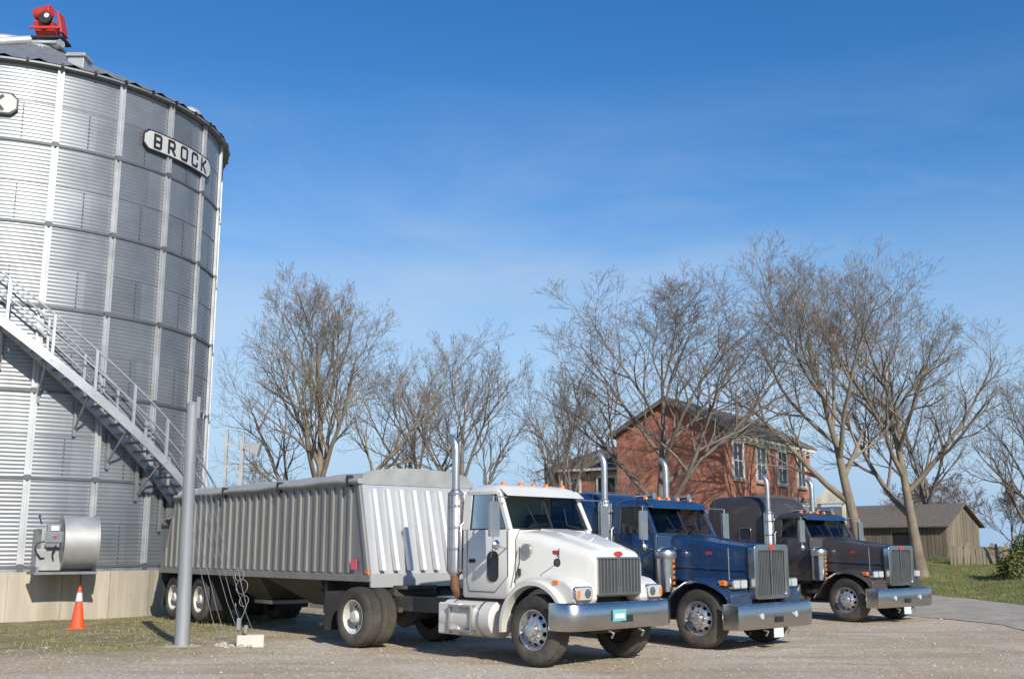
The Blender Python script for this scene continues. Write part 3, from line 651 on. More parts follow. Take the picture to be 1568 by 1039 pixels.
    for s in ((-1,1) if long else (-1,)):
        xs=xb-.16; y=s*.98
        mk('exhaust_muffler',glathe([(0,.0),(0,.07),(.06,.125),(1.35,.125),(1.42,.07),(1.42,0)],(xs,y,1.28),(0,0,1),26),M['steel'],P)
        mk('muffler_shield_bands',[glathe([(0,.127),(0,.135),(.04,.135),(.04,.127)],(xs,y,z),(0,0,1),26) for z in(1.36,1.7,2.05,2.4,2.6)]+[gcyl((xs+.13*math.cos(rad(a)),y+.13*math.sin(rad(a)),1.35),(xs+.13*math.cos(rad(a)),y+.13*math.sin(rad(a)),2.62),.007,4) for a in range(0,360,20)],M['chrome'] if long else M['galvd'],P)
        zt=3.58
        mk('exhaust_stack',gtube([(xs,y,2.66),(xs,y,zt-.25),(xs-.01,y,zt-.15),(xs-.06,y,zt-.06),(xs-.14,y,zt)],.065,16,cap=False),M['steel'],P)
        mk('exhaust_elbow',gtube([(xs,y,1.32),(xs,y,1.1),(xs-.02,y-s*.08,1.0),(xs-.1,y-s*.3,.95),(xs-.1,y-s*.5,.9)],.075,12),M['rust'],P)
        mk('stack_bracket',[gbox(xs-.03,xb,y-s*.1-.02,y-s*.1+.02,z,z+.04) for z in(1.6,2.45)],M['steel'],P)
    if sleeper:
        x0,zt=sleeper; x1=xb-.34
        sw=1.0 if long else .9
        mk('sleeper',gloft([lvl(.92,x0,x1,sw-.02,.1),lvl(.98,x0,x1,sw,.1),lvl(zt-.45,x0,x1,sw,.1),lvl(zt-.2,x0,x1-.05,sw-.05,.14),lvl(zt-.07,x0+.03,x1-.2,sw-.14,.16),lvl(zt,x0+.15,x1-.5,sw-.3,.16)]),pm,P)
        mk('sleeper_joint',gloft([lvl(1.0,x1-.02,xb+.02,.85,.02),lvl(min(zroof,zt)-.25,x1-.02,xb+.02,.8,.02)]),M['black'],P)
        for s in(-1,1):
            mk('sleeper_window',gprism(rrect(x1-.75,x1-.4,1.95,2.25,.06),s*sw-.008,s*sw+.008),M['winglass'],P)
            mk('sleeper_window_frame',gtube([(a,s*(sw+.01),b) for a,b in rrect(x1-.76,x1-.39,1.94,2.26,.06)]+[(x1-.39,s*(sw+.01),2.2)],.014,5),M['chrome'],P)
            mk('sleeper_locker',gtube([(x0+.2,s*(sw+.003),1.05),(x0+.2,s*(sw+.003),1.6),(x0+.9,s*(sw+.003),1.6),(x0+.9,s*(sw+.003),1.05)],.006,4),M['black'],P)
            mk('sleeper_trim',gbox(x0+.05,x1-.05,s*sw-.012,s*sw+.012,.99,1.03),M['chrome'],P)
    else:
        for k,(mm,y0) in enumerate(((M['black'],-.3),(M['hosb'],-.1),(M['red'],.1))):
            pts=[(xb-.05-.95*t-.0,y0+.06*math.sin(t*40),1.75-.5*math.sin(t*3.14)+.06*math.cos(t*40)+.0*t) for t in np.linspace(0,1,40)]
            mk('air_hose',gtube(pts,.014,5),mm,P)
        mk('rear_window',gbox(xb-.006,xb+.002,-.45,.45,zbelt+.05,zbelt+.45),M['winglass'],P)
    return P
tractor('semi_truck',(1.11,17.49),-46,'white',False,-1.78,-.62,2.78,2.03,rim='alu',rimr='wheelw')
tractor('semi_truck',(4.10,20.49),-46,'blue',True,-2.1,-1.0,2.72,2.02,sleeper=(-3.9,2.86),wheelb=5.9,tandem=True,rim='alu',rimr='alu')
tractor('semi_truck',(8.86,27.23),-50,'dark',True,-2.1,-1.0,2.66,2.0,sleeper=(-4.3,3.1),wheelb=6.1,tandem=True,rim='alu',rimr='alu')
# ------------------------------------------------------------ trailer
def trailer():
    P=empty('grain_trailer',(-1.57,20.8,.03),rad(-51)); Ln=9.95; w=1.27; zb,zt=1.2,2.9; ft,rt=.42,.75
    for s in(-1,1):
        mk('side_panel',gprism([(0,zb),(-ft,zt),(-Ln+rt,zt),(-Ln,zb)],s*w-.012,s*w+.012),M['trail'],P,smooth=False)
        g=[]
        x=-.75; 
        while x>-Ln+.15:
            z1=zt-.05
            if x<-Ln+rt: z1=zb+(x+Ln)/rt*(zt-zb)-.05
            g.append(gstrut((x,s*(w+.03),zb+.05),(x,s*(w+.03),z1),.045,.024,.045,.024)); x-=.33
        mk('side_ribs',g,M['trail'],P,smooth=False,bevel=.008,seg=1)
        mk('corner_post',[gstrut((-.06,s*(w+.02),zb),(-ft-.06,s*(w+.02),zt),.05,.03),gstrut((-Ln+.06,s*(w+.02),zb),(-Ln+rt+.06,s*(w+.02),zt),.05,.03)],M['trail'],P,bevel=.01)
        mk('top_rail',gbox(-Ln+rt-.05,-ft+.03,s*w-.04,s*w+.05,zt-.02,zt+.09),M['tarp'],P,bevel=.02)
        mk('bottom_rail',gbox(-Ln-.08,.04,s*w-.05,s*w+.035,zb-.1,zb+.03),M['trail'],P,bevel=.008)
        g=[];g2=[];x=-.05;k=0
        while x>-Ln:
            (g if k%2==0 else g2).append(gbox(x-.3,x-.02,s*(w+.038)-.003,s*(w+.038)+.003,zb-.085,zb+.0)); x-=.31;k+=1
        mk('reflective_tape_red',g,M['red'],P,smooth=False); mk('reflective_tape_white',g2,M['wtape'],P,smooth=False)
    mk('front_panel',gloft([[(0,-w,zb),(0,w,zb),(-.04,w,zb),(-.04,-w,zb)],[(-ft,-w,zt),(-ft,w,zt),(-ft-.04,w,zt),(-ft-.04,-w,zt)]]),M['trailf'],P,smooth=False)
    g=[]
    for k in range(8):
        y=-w+.22+k*(2*w-.44)/7
        g.append(gstrut((.06,y,zb+.1),(-ft+.06,y,zt-.1),.06,.04))
    mk('front_ribs',g,M['wtape'],P,smooth=False,bevel=.01)
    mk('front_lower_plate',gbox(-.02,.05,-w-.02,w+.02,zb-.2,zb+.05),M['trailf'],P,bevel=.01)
    mk('rear_panel',gloft([[(-Ln,-w,zb),(-Ln,w,zb),(-Ln+.04,w,zb),(-Ln+.04,-w,zb)],[(-Ln+rt,-w,zt),(-Ln+rt,w,zt),(-Ln+rt+.04,w,zt),(-Ln+rt+.04,-w,zt)]]),M['trail'],P,smooth=False)
    cap=[(-w,zt-.02)]+[(-w*math.cos(rad(a)),zt+.08+.24*math.sin(rad(a))**.7) for a in range(6,175,12)]+[(w,zt-.02)]
    mk('end_cap',[gprismx(cap,-ft-.03,-ft+.02),gprismx(cap,-Ln+rt-.02,-Ln+rt+.03)],M['tarp'],P)
    secs=[]
    xs=np.linspace(-ft-.02,-Ln+rt+.02,40)
    for i,x in enumerate(xs):
        sg=.025*math.cos(i*math.pi/3.0)
        secs.append([(x,-w*math.cos(rad(a)),zt+.07+(.2+sg)*math.sin(rad(a))**.7) for a in range(2,179,11)])
    mk('tarp',gloft(secs,closed=False,cap=False),M['tarp'],P,ang=60)
    mk('tarp_roll',gtube([(x,-w-.06,zt+.05+.012*math.sin(x*3)) for x in np.linspace(-ft+.05,-Ln+rt,30)],.055,10),M['tarp'],P)
    mk('tarp_stops',[gbox(x-.04,x+.04,-w-.12,-w,zt-.06,zt+.16) for x in(-.75,-3.6,-6.3)],M['black'],P,bevel=.01)
    for cx in(-3.2,-5.8):
        mk('hopper',gloft([[(cx-1.2,-1.2,zb-.1),(cx+1.2,-1.2,zb-.1),(cx+1.2,1.2,zb-.1),(cx-1.2,1.2,zb-.1)],[(cx-.35,-.45,.55),(cx+.35,-.45,.55),(cx+.35,.45,.55),(cx-.35,.45,.55)]]),M['frame'],P,bevel=.01)
        mk('hopper_gate',gbox(cx-.45,cx+.45,-.5,.5,.48,.56),M['steel'],P)
    mk('subframe',[gbox(-Ln,-7.0,s*.5-.05,s*.5+.05,.85,1.1) for s in(-1,1)]+[gbox(-2.0,-.05,s*.5-.05,s*.5+.05,1.0,1.1) for s in(-1,1)]+[gbox(-1.9,-.1,-.6,.6,1.06,1.09)]+[gbox(-Ln-.05,-Ln+.05,-1.2,1.2,.9,1.1)],M['frame'],P,bevel=.01)
    for s in(-1,1):
        mk('landing_gear',[gbox(-2.15,-2.0,s*.95-.07,s*.95+.07,.45,1.1),gbox(-2.13,-2.02,s*.95-.05,s*.95+.05,.25,.45),gbox(-2.2,-1.95,s*.95-.13,s*.95+.13,.22,.26),gtube([(-2.07,s*.95,.7),(-2.8,s*.9,1.1)],.03,6)],M['frame'],P,bevel=.01)
    mk('landing_gear_crossbar',gbox(-2.1,-2.04,-.9,.9,.6,.68),M['frame'],P)
    for x in(-7.65,-9.2):
        mk('axle',gcyl((x,-1,.5),(x,1,.5),.08,10),M['frame'],P)
        mk('leaf_spring',[gbox(x-.5,x+.5,s*.5-.05,s*.5+.05,.6,.7) for s in(-1,1)],M['frame'],P)
        for s in(-1,1): wheel(P,'trailer_wheel',x,s*1.24,s,'dual',M['wheelw'],)
    mk('mud_flaps',[gbox(-6.95,-6.93,s*.95-.3,s*.95+.3,.3,1.1) for s in(-1,1)]+[gbox(-Ln-.02,-Ln,s*.95-.3,s*.95+.3,.3,1.1) for s in(-1,1)],M['black'],P)
    mk('placard',gbox(-.62,-.42,-w-.065,-w-.055,zb+.12,zb+.3),M['pink'],P)
    mk('front_marker',gbox(-.12,-.02,-w-.06,-w-.03,zb+.05,zb+.12),M['amber'],P)
trailer()
# ------------------------------------------------------------ pole, cone, block, lamp
P=empty('steel_pole',(-5.9,19.94,0))
mk('shaft',gtube([(0,0,-.2),(-.01,0,1),(-.03,0,2.5),(-.05,.0,4.35)],[.135,.125,.11,.1],24),M['pole'],P)
mk('cap',glathe([(0,.1),(.02,.105),(.05,.08),(.06,0)],(-.05,0,4.35),(0,0,1),20),M['pole'],P)
mk('eye_bracket',[gbox(.04,.1,-.03,.03,4.1,4.5),gtube([(.05,0,4.2),(.18,0,4.25),(.16,0,4.1)],.02,6)],M['pole'],P)
g=[]
for k,(tx,ty,zz) in enumerate(((1.15,.1,3.6),(1.0,.3,3.2),(.85,-.1,2.7),(1.3,.2,3.9),(.7,.0,2.2))):
    g.append(gtube([(.06,0,zz),(.06+(tx-.06)*.3,ty*.3,zz*.62),(.06+(tx-.06)*.7,ty*.7,zz*.24),(tx,ty,.06)],.006,4))
mk('guy_cables',g,M['steel'],P)
g=[]
for cx,cz,r in((.95,1.25,.1),(1.0,1.05,.13),(1.05,.8,.1)):
    g.append(gtube([(cx+r*math.cos(t)*.8,.1+.02*math.sin(3*t),cz+r*math.sin(t)) for t in np.linspace(0,6.6,20)],.007,5))
g.append(gtube([(.9,.1,1.4),(1.1,.1,.7),(.95,.1,.3),(1.1,.15,.05)],.008,5))
mk('cable_coil',g,M['galvd'],P)
mk('cable_clamps',[gbox(.95,1.02,.05,.12,.3,.5),gbox(1.1,1.16,.0,.07,.25,.38)],M['steel'],P)
mk('ground_anchor',gtube([(1.15,.1,-.1),(1.05,.1,.25)],.025,6),M['rust'],P)
mk('pole_footing',glathe([(0,.42),(.03,.4),(.05,.3),(.06,0)],(0,0,-.02),(0,0,1),18),M['conc'],P)
P=empty('concrete_block',(-4.72,20.15,.0),rad(8))
mk('block',gbox(-.24,.24,-.13,.13,-.02,.2),M['concw'],P,bevel=.02,seg=3)
rg=random.Random(7); g=[]
for i in range(34):
    a=rg.uniform(0,6.28); r=rg.uniform(0,.8); s=rg.uniform(.02,.08); x=-5.2+r*math.cos(a)*1.1; y=20.05+r*math.sin(a)*.5
    g.append(glathe([(-s*.5,0),(-.2*s,s*rg.uniform(.7,1)),(s*.3,s*rg.uniform(.6,1)),(s*.6,0)],(x,y,s*.2),(rg.uniform(-.5,.5),rg.uniform(-.5,.5),1),7))
mk('rubble_pile',g,M['stone'],None,smooth=False)
P=empty('traffic_cone',(-9.46,24.2,0))
mk('base',gprismz(rrect(-.19,.19,-.19,.19,.04),.0,.04),M['orange'],P,bevel=.01)
mk('body',glathe([(.03,.15),(.85,.035),(.9,.03),(.9,0)],(0,0,0),(0,0,1),28),M['orange'],P)
mk('collar',[glathe([(.6,.0745),(.6,.078),(.78,.053),(.78,.048)],(0,0,0),(0,0,1),28)],M['wtape'],P)
P=empty('yard_light',(-8.5,34.0,0))
mk('post',[gbox(-.06,.06,-.06,.06,0,5.2),gbox(-.56,-.46,-.05,.05,0,5.4),gbox(-.5,.1,-.03,.03,4.9,4.96),gbox(-.5,.1,-.03,.03,4.2,4.26)],M['galv'],P)
mk('lamp_head',gloft([[(.05,-.15,4.8),(.5,-.2,4.55),(.5,.2,4.55),(.05,.15,4.8)],[(.15,-.12,5.0),(.6,-.2,4.95),(.6,.2,4.95),(.15,.12,5.0)]]),M['galv'],P,bevel=.02)
# ------------------------------------------------------------ trees
NP=(10,8,6,5,4,3)
def tree_branches(seed,lev_counts,ht,spread,lean=(0,0),fork=.22,thick=.02):
    rng=random.Random(seed); B=[]
    gs=rng.gauss; un=rng.uniform
    def grow(p,d,L,r,lev):
        n=NP[min(lev,5)]-1; pts=[p]; rs=[r]; ds=[d]
        wob=(.05,.09,.11,.12,.13,.14)[min(lev,5)]; trop=(.02,.07,.09,.09,.08,.07)[min(lev,5)]
        for i in range(n):
            d=(d+Vector((gs(0,wob),gs(0,wob),gs(0,wob)+trop))).normalized(); p=p+d*(L/n); pts.append(p); ds.append(d)
            rs.append(max(.003,r*(1-(.82 if lev else .88)*(i+1)/n)))
        B.append((pts,rs,lev))
        if lev>=len(lev_counts): return
        c=lev_counts[lev]; st=fork if lev==0 else .2
        az=un(0,6.28)
        for j in range(c):
            t=st+(1-st)*((j+un(.1,.9))/c); fi=t*n; i=min(int(fi),n-1); q=pts[i].lerp(pts[i+1],fi-i); dd=ds[i+1]; rr=rs[i]+(rs[i+1]-rs[i])*(fi-i)
            az+=2.4+un(-.5,.5)
            _,a,b=frame_of(dd); sd=a*math.cos(az)+b*math.sin(az)
            ang=rad(un(24,46) if lev else un(32,56)*(1-.45*t))
            nd=(dd*math.cos(ang)+sd*math.sin(ang)).normalized()
            if lev==0: l=L*.76*(1-.6*(t-st)/(1-st))*un(.8,1.15)
            elif lev==1: l=L*.56*(1-.45*t)*un(.75,1.2)
            else: l=L*.64*(1-.4*t)*un(.75,1.2)
            grow(q,nd,l,min(rr*.74,r*.6),lev+1)
    grow(Vector((0,0,-.15)),Vector((lean[0],lean[1],1)).normalized(),ht*.8,ht*thick,0)
    zs=sorted(b[0][-1].z for b in B); xs=sorted(b[0][-1].x for b in B); ys=sorted(b[0][-1].y for b in B)
    m=len(B); sz=ht/zs[int(m*.992)]; w=(xs[int(m*.985)]-xs[int(m*.015)]+ys[int(m*.985)]-ys[int(m*.015)])/2; sx=spread/w
    return B,sx,sz
def tubes(T,loc=(0,0,0),minr=0,levadd=0,k=1.0):
    B,sx,sz=T; Vs=[];Qs=[];o=0
    by={}
    for b in B: by.setdefault(b[2],[]).append(b)
    for lev,bs in by.items():
        seg=(10,7,5,3,3,3)[min(lev+levadd,5)]
        pts=np.array([[(p.x,p.y,p.z) for p in b[0]] for b in bs]); r=np.array([b[1] for b in bs])
        pts=pts*np.array([sx,sx,sz])*k; r=np.maximum(r*k,minr)
        if lev==0: r[:,0]*=1.4; r[:,1]*=1.08
        m,n,_=pts.shape
        t=pts[:,-1]-pts[:,0]; t/=np.linalg.norm(t,axis=1)[:,None]
        up=np.where(np.abs(t[:,2:3])<.9,np.array([[0,0,1.]]),np.array([[1.,0,0]]))
        a=np.cross(t,up); a/=np.linalg.norm(a,axis=1)[:,None]; b_=np.cross(a,t)
        an=np.arange(seg)*2*np.pi/seg
        dirs=a[:,None,:]*np.cos(an)[None,:,None]+b_[:,None,:]*np.sin(an)[None,:,None]
        V=pts[:,:,None,:]+dirs[:,None,:,:]*r[:,:,None,None]
        V=V.reshape(-1,3)+np.array(loc)
        bi,ii,kk=np.meshgrid(np.arange(m),np.arange(n-1),np.arange(seg),indexing='ij'); k2=(kk+1)%seg
        base=o+bi*n*seg
        Q=np.stack([base+ii*seg+kk,base+ii*seg+k2,base+(ii+1)*seg+k2,base+(ii+1)*seg+kk],3).reshape(-1,4)
        Vs.append(V);Qs.append(Q);o+=len(V)
    return np.concatenate(Vs),np.concatenate(Qs)
def tree(seed,x,y,h,w,lc,m='bark',lean=(0,0),fork=.2,minr=.0055,thick=.019):
    V,Q=tubes(tree_branches(seed,lc,h,w,lean,fork,thick),minr=minr)
    me=npmesh('bare_tree',V,Q,M[m])
    o=bpy.data.objects.new('bare_tree',me); COL.objects.link(o)
    o.location=(x,y,float(tz(x,y))-.05); return me
def again(me,x,y,rz,s,sz=1):
    o=bpy.data.objects.new('bare_tree',me); COL.objects.link(o); o.location=(x,y,float(tz(x,y))-.05); o.rotation_euler=(0,0,rz); o.scale=(s,s,s*sz)
tree(11,-7.6,45,13.3,9.0,(12,8,7,5,2),m='bark2',fork=.14)
t2=tree(12,-1.8,50,11.0,7.2,(9,7,6,4,2),fork=.18)
again(t2,-4.9,58,2.0,1.0); again(t2,2.1,56,4.1,.92)
tree(14,6.0,44,13.0,10.0,(11,8,7,5,2),fork=.26)
t5=tree(15,2.6,43.5,8.0,5.5,(8,7,5,4,2),fork=.14)
tree(16,15.0,46,14.5,10.0,(10,8,7,5,2),m='bark2',lean=(-.16,0),fork=.3)
tree(17,18.2,49,13.8,9.0,(11,8,7,5,2),m='bark2',fork=.24)
again(t5,25.0,50,1.0,1.12); again(t2,24.5,64,1.2,1.0); again(t2,29,62,3.0,.95)
tree(20,-10.0,42,5.2,4.0,(9,7,6,4),m='bark2',fork=.08)
def treeline():
    rng=random.Random(9); Vs=[];Qs=[];o=0
    protos=[tree_branches(40+i,(9,7,6,4),9,7,(0,0),.12) for i in range(3)]
    for i in range(46):
        x=-75+i*4.6+rng.uniform(-1.5,1.5); y=rng.uniform(105,135); s=rng.uniform(.6,.85)*(1.15 if x>30 else .8)
        V,Q=tubes(protos[i%3],(x,y,1.1),minr=.02,levadd=2,k=s)
        Vs.append(V);Qs.append(Q+o);o+=len(V)
    me=npmesh('distant_treeline',np.concatenate(Vs),np.concatenate(Qs),M['bark3'])
    ob=bpy.data.objects.new('distant_treeline',me); COL.objects.link(ob)
treeline()
def hedge():
    rng=np.random.default_rng(8); n=26000
    t=rng.random(n); cx=20.6+t*9; cy=46+t*1.0
    hgt=1.15+.3*np.sin(cx*2.1)+.25*np.sin(cx*5+1)+.04*(cx-20)
    a=rng.uniform(0,math.pi,n); rr=rng.uniform(.5,1.08,n)**.6
    x=cx+rng.normal(0,.12,n); y=cy+.8*rr*np.cos(a)+rng.normal(0,.1,n); z=tz(x,y)+hgt*rr*np.sin(a)+rng.normal(0,.09,n)
    s=rng.uniform(.03,.07,n); u=rng.normal(size=(n,3)); u/=np.linalg.norm(u,axis=1)[:,None]; w=np.cross(u,rng.normal(size=(n,3))); w/=np.linalg.norm(w,axis=1)[:,None]
    c=np.stack([x,y,z],1); V=np.stack([c-u*s[:,None],c+w*s[:,None]*.6,c+u*s[:,None],c-w*s[:,None]*.6],1).reshape(-1,3).tolist()
    mk('hedge',(V,[(4*i,4*i+1,4*i+2,4*i+3) for i in range(n)]),M['leaf'],None,smooth=False,recalc=False)
hedge()
# ------------------------------------------------------------ house
def brickmat():
    m=mat('brick',(.38,.155,.105),.9,0,.25,scale=1.3); nt=m.node_tree; L=nt.links; b=nt.nodes['Principled BSDF']
    src=b.inputs['Base Color'].links[0].from_socket
    tc=_n(nt,'ShaderNodeTexCoord'); sx=_n(nt,'ShaderNodeSeparateXYZ'); L.new(tc.outputs['Object'],sx.inputs[0])
    ad=_n(nt,'ShaderNodeMath',operation='ADD'); L.new(sx.outputs['X'],ad.inputs[0]); L.new(sx.outputs['Y'],ad.inputs[1])
    cb=_n(nt,'ShaderNodeCombineXYZ'); L.new(ad.outputs[0],cb.inputs[0]); L.new(sx.outputs['Z'],cb.inputs[1])
    bt=_n(nt,'ShaderNodeTexBrick'); bt.inputs['Scale'].default_value=1; bt.inputs['Brick Width'].default_value=.24; bt.inputs['Row Height'].default_value=.085; bt.inputs['Mortar Size'].default_value=.008
    bt.inputs['Color1'].default_value=(.8,.8,.8,1); bt.inputs['Color2'].default_value=(1.25,1.15,1.1,1); bt.inputs['Mortar'].default_value=(1.2,1.6,1.8,1)
    L.new(cb.outputs[0],bt.inputs['Vector'])
    mx=_n(nt,'ShaderNodeMix',data_type='RGBA',blend_type='MULTIPLY'); mx.inputs[0].default_value=1; L.new(src,mx.inputs[6]); L.new(bt.outputs['Color'],mx.inputs[7]); L.new(mx.outputs[2],b.inputs['Base Color'])
    return m
def house():
    gz=1.0
    P=empty('brick_house',(9.8,49.9,gz),math.atan2(10.1,6.7))
    W,D,He,Hr=12.2,5.6,6.2,7.75
    bm_=brickmat()
    mk('main_walls',gbox(0,W,0,D,-.5,He),bm_,P,smooth=False)
    mk('gable_walls',[([(x,0.002,He),(x,D-.002,He),(x,D/2,Hr-.05),(x+.02*sg,0.002,He),(x+.02*sg,D-.002,He),(x+.02*sg,D/2,Hr-.05)],[(0,1,2),(3,4,5),(0,1,4,3),(1,2,5,4),(2,0,3,5)]) for x,sg in((0.001,1),(W-.021,1))],bm_,P,smooth=False)
    o=.35
    def slope(x0,x1,y0,z0,y1,z1,th=.1): return ([(x0,y0,z0),(x1,y0,z0),(x1,y1,z1),(x0,y1,z1),(x0,y0,z0+th),(x1,y0,z0+th),(x1,y1,z1+th),(x0,y1,z1+th)],[(3,2,1,0),(4,5,6,7),(0,1,5,4),(1,2,6,5),(2,3,7,6),(3,0,4,7)])
    k=(Hr-He)/(D/2)
    mk('roof',[slope(-o,W+o,-o,He-o*k+.02,D/2,Hr+.02),slope(-o,W+o,D+o,He-o*k+.02,D/2,Hr+.02)],M['roof'],P,smooth=False)
    mk('eave_trim',[gbox(-.1,W+.1,-.32,-.02,He-.32,He-.2),gbox(-.02,W+.02,-.12,-.003,He-.5,He-.32)]+[gbox(x,x+.12,-.3,-.12,He-.45,He-.32) for x in np.arange(.3,W,.8)],M['trim'],P)
    mk('rake_trim',[slope(-o-.03,-o,-o,He-o*k-.13,D/2,Hr-.13,.2),slope(-o-.03,-o,D+o,He-o*k-.13,D/2,Hr-.13,.2)],M['roof'],P,smooth=False)
    def window(x,y,z,w,h,face):
        if face=='f':
            g=[gbox(x-w/2-.12,x-w/2,y-.08,y,z-.05,z+h+.12),gbox(x+w/2,x+w/2+.12,y-.08,y,z-.05,z+h+.12),gbox(x-w/2,x+w/2,y-.08,y,z+h,z+h+.12),gbox(x-w/2,x+w/2,y-.08,y,z-.05,z),gbox(x-w/2,x+w/2,y-.06,y,z+h/2-.04,z+h/2+.04),gbox(x-.02,x+.02,y-.05,y,z,z+h)]
            gl=gbox(x-w/2,x+w/2,y-.025,y-.003,z,z+h); lt=gbox(x-w/2-.2,x+w/2+.2,y-.1,y-.0,z+h+.12,z+h+.32)
            si=gbox(x-w/2-.15,x+w/2+.15,y-.14,y,z-.17,z-.05)
        else:
            g=[gbox(x-.08,x,y-w/2-.12,y-w/2,z-.05,z+h+.12),gbox(x-.08,x,y+w/2,y+w/2+.12,z-.05,z+h+.12),gbox(x-.08,x,y-w/2,y+w/2,z+h,z+h+.12),gbox(x-.08,x,y-w/2,y+w/2,z-.05,z),gbox(x-.06,x,y-w/2,y+w/2,z+h/2-.04,z+h/2+.04),gbox(x-.05,x,y-.02,y+.02,z,z+h)]
            gl=gbox(x-.025,x-.003,y-w/2,y+w/2,z,z+h); lt=gbox(x-.1,x,y-w/2-.2,y+w/2+.2,z+h+.12,z+h+.32)
            si=gbox(x-.14,x,y-w/2-.15,y+w/2+.15,z-.17,z-.05)
        mk('window_frame',g,M['trim'],P,smooth=False); mk('window_pane',gl,M['winglass'],P); mk('window_lintel',[lt,si],M['cream'],P)
    for x in(1.6,4.6,7.6,10.6):
        window(x,0,4.0,1.15,1.6,'f'); window(x,0,.9,1.15,1.7,'f')
    mk('porch_roof',[gprismx([(-2.2,2.9),(-.0,2.9),(0,3.35),(-2.1,3.1)],3.2,6.0)],M['roof'],P,smooth=False)
    mk('porch_posts',[gbox(x-.08,x+.08,-2.05,-1.9,-.3,2.9) for x in(3.35,5.85)]+[gbox(3.2,6.0,-2.15,-1.85,2.7,2.88)],M['trim'],P,bevel=.01)
    mk('side_porch',[gprismx([(-1.9,3.1),(-.3,3.1),(-.3,3.25),(-1.1,4.0),(-1.9,3.25)],11.7,12.8),gbox(12.0,12.2,-1.85,-1.7,-.3,3.1),gbox(12.0,12.2,-.5,-.35,-.3,3.1)],M['trim'],P)
    y0,y1=D,D+4.8; X0,X1=1.2,7; h=4.7
    mk('wing_walls',gbox(X0,X1,y0+.01,y1,-.5,h),bm_,P,smooth=False)
    v=[(X0-.4,y0+.02,h-.05),(X1+.4,y0+.02,h-.05),(X1+.4,y1+.4,h-.05),(X0-.4,y1+.4,h-.05),((X0+X1)/2,y0+.02,h+1.35),((X0+X1)/2,y1-2.0,h+1.35)]
    mk('wing_roof',(v,[(0,1,4),(1,2,5,4),(2,3,5),(3,0,4,5),(3,2,1,0)]),M['roof'],P,smooth=False)
    mk('wing_gutter',[gbox(X0-.45,X0-.35,y0+.1,y1+.4,h-.14,h-.02)],M['trim'],P)
    window(X0,y0+1.2,2.7,.95,1.5,'s'); window(X0,y0+3.3,2.7,.95,1.5,'s')
    mk('downspout',gbox(X0-.12,X0-.02,y1-.2,y1-.1,-.4,h),M['trim'],P)
house()
pl=mat('weathered_planks',(.2,.165,.12),.9,0,.4,scale=2,streak=True)
def barn():
    P=empty('wooden_barn',(24,60.5,1.1),math.atan2(.7,.7))
    W,D,He,Hr=4.4,13,1.9,3.05
    mk('walls',[gbox(0,W,0,D,-.6,He),([(0,0.001,He),(W,0.001,He),(W/2,0.001,Hr),(0,D-.001,He),(W,D-.001,He),(W/2,D-.001,Hr)],[(0,1,2),(3,5,4),(0,2,5,3),(1,4,5,2)])],pl,P,smooth=False)
    rg=random.Random(3)
    g=[]
    x=0.0
    while x<W: 
        zt=He+(Hr-He)*(1-abs(x+.1-W/2)/(W/2)); g.append(gbox(x+.005,x+.2,-.03-rg.uniform(0,.015),-.003,-.4,zt-.06)); x+=.22
    y=0
    while y<D: g.append(gbox(-.03-rg.uniform(0,.015),-.003,y+.005,y+.2,-.4,He-.03)); y+=.22
    mk('siding_boards',g,pl,P,smooth=False)
    o=.3;k=(Hr-He)/(W/2)
    def sl(xa,za,xb,zb): return ([(xa,-o,za),(xb,-o,zb),(xb,D+o,zb),(xa,D+o,za),(xa,-o,za+.07),(xb,-o,zb+.07),(xb,D+o,zb+.07),(xa,D+o,za+.07)],[(3,2,1,0),(4,5,6,7),(0,1,5,4),(1,2,6,5),(2,3,7,6),(3,0,4,7)])
    mk('roof',[sl(-o,He-o*k+.02,W/2,Hr+.02),sl(W+o,He-o*k+.02,W/2,Hr+.02)],M['roof'],P,smooth=False)
    mk('door_opening',[gbox(-.05,-.047,2,3.1,-.2,1.5),gbox(-.05,-.047,5,6.1,-.2,1.5)],M['black'],P)
barn()
P=empty('wooden_fence',(21.2,53,float(tz(21.2,53))),rad(8))
rg=random.Random(1)
mk('pickets',[gstrut((x,0,-.1),(x+rg.uniform(-.08,.08),rg.uniform(-.05,.05),.95+rg.uniform(-.2,.12)),.07,.012) for x in np.arange(0,5.5,.17)],pl,P,smooth=False)
mk('rails',[gbox(0,5.5,.02,.07,z,z+.09) for z in(.3,.75)],pl,P)
# ------------------------------------------------------------ sky / sun / camera
W=bpy.data.worlds.new('World'); S.world=W; W.use_nodes=True; nt=W.node_tree; L=nt.links
bg=nt.nodes['Background']; sk=_n(nt,'ShaderNodeTexSky'); sk.sky_type='NISHITA'; sk.sun_disc=False
sd=Vector((.39,-.92,0)).normalized(); el=rad(31)
sun=Vector((sd.x*math.cos(el),sd.y*math.cos(el),math.sin(el)))
sk.sun_elevation=el; sk.sun_rotation=math.atan2(sd.x,sd.y); sk.air_density=1.1; sk.dust_density=.3; sk.ozone_density=2.0; sk.altitude=200
tc=_n(nt,'ShaderNodeTexCoord'); sx=_n(nt,'ShaderNodeSeparateXYZ'); L.new(tc.outputs['Generated'],sx.inputs[0])
hs=_n(nt,'ShaderNodeHueSaturation'); hs.inputs['Hue'].default_value=.508; hs.inputs['Value'].default_value=1.04; L.new(sk.outputs[0],hs.inputs['Color'])
ms=_n(nt,'ShaderNodeMapRange'); ms.inputs[1].default_value=.08; ms.inputs[2].default_value=.3; ms.inputs[3].default_value=.9; ms.inputs[4].default_value=1.4; L.new(sx.outputs['Z'],ms.inputs[0]); L.new(ms.outputs[0],hs.inputs['Saturation'])
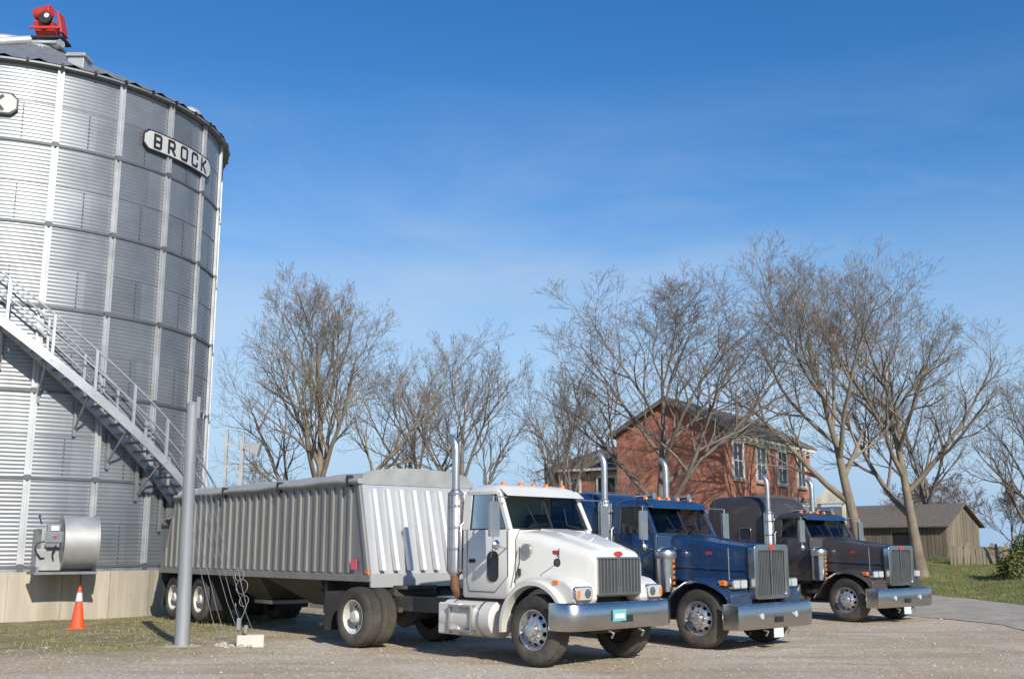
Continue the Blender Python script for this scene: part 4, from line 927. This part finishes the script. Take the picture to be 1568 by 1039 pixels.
mh=_n(nt,'ShaderNodeMapRange'); mh.inputs[1].default_value=.34; mh.inputs[2].default_value=.02; mh.inputs[3].default_value=0; mh.inputs[4].default_value=.92; L.new(sx.outputs['Z'],mh.inputs[0])
hz=_n(nt,'ShaderNodeMix',data_type='RGBA'); L.new(mh.outputs[0],hz.inputs[0]); L.new(hs.outputs[0],hz.inputs[6]); hz.inputs[7].default_value=(2.25,3.75,5.9,1)
mp=_n(nt,'ShaderNodeMapping'); mp.inputs['Rotation'].default_value=(0,rad(20),0); mp.inputs['Scale'].default_value=(1.3,1.5,5)
L.new(tc.outputs['Generated'],mp.inputs[0])
nz=_n(nt,'ShaderNodeTexNoise'); nz.inputs['Scale'].default_value=1.5; nz.inputs['Detail'].default_value=10; nz.inputs['Roughness'].default_value=.6; nz.inputs['Distortion'].default_value=.4; L.new(mp.outputs[0],nz.inputs['Vector'])
mr=_n(nt,'ShaderNodeMapRange'); mr.inputs[1].default_value=.42; mr.inputs[2].default_value=.72; mr.inputs[4].default_value=.5; L.new(nz.outputs['Fac'],mr.inputs[0])
mz=_n(nt,'ShaderNodeMapRange'); mz.inputs[1].default_value=.42; mz.inputs[2].default_value=.25; L.new(sx.outputs['Z'],mz.inputs[0])
mm=_n(nt,'ShaderNodeMath',operation='MULTIPLY'); L.new(mr.outputs[0],mm.inputs[0]); L.new(mz.outputs[0],mm.inputs[1])
mx=_n(nt,'ShaderNodeMix',data_type='RGBA'); L.new(mm.outputs[0],mx.inputs[0]); L.new(hz.outputs[2],mx.inputs[6]); mx.inputs[7].default_value=(4.3,5.1,6.0,1)
L.new(mx.outputs[2],bg.inputs[0]); bg.inputs[1].default_value=.135
ld=bpy.data.lights.new('sun','SUN'); ld.energy=5.0; ld.angle=rad(.5); ld.color=(1,.94,.84)
lo=bpy.data.objects.new('sun',ld); COL.objects.link(lo); lo.rotation_euler=sun.to_track_quat('Z','Y').to_euler(); lo.location=(10,-20,30)
cd=bpy.data.cameras.new('camera'); cd.sensor_width=36; cd.lens=1650/1568*36; cd.clip_end=5000; cd.clip_start=.1
co=bpy.data.objects.new('camera',cd); COL.objects.link(co); co.location=(0,0,1.74); co.rotation_euler=(rad(90+10.93),0,0)
S.camera=co
S.view_settings.view_transform='Standard'; S.view_settings.look='None'; S.view_settings.exposure=0
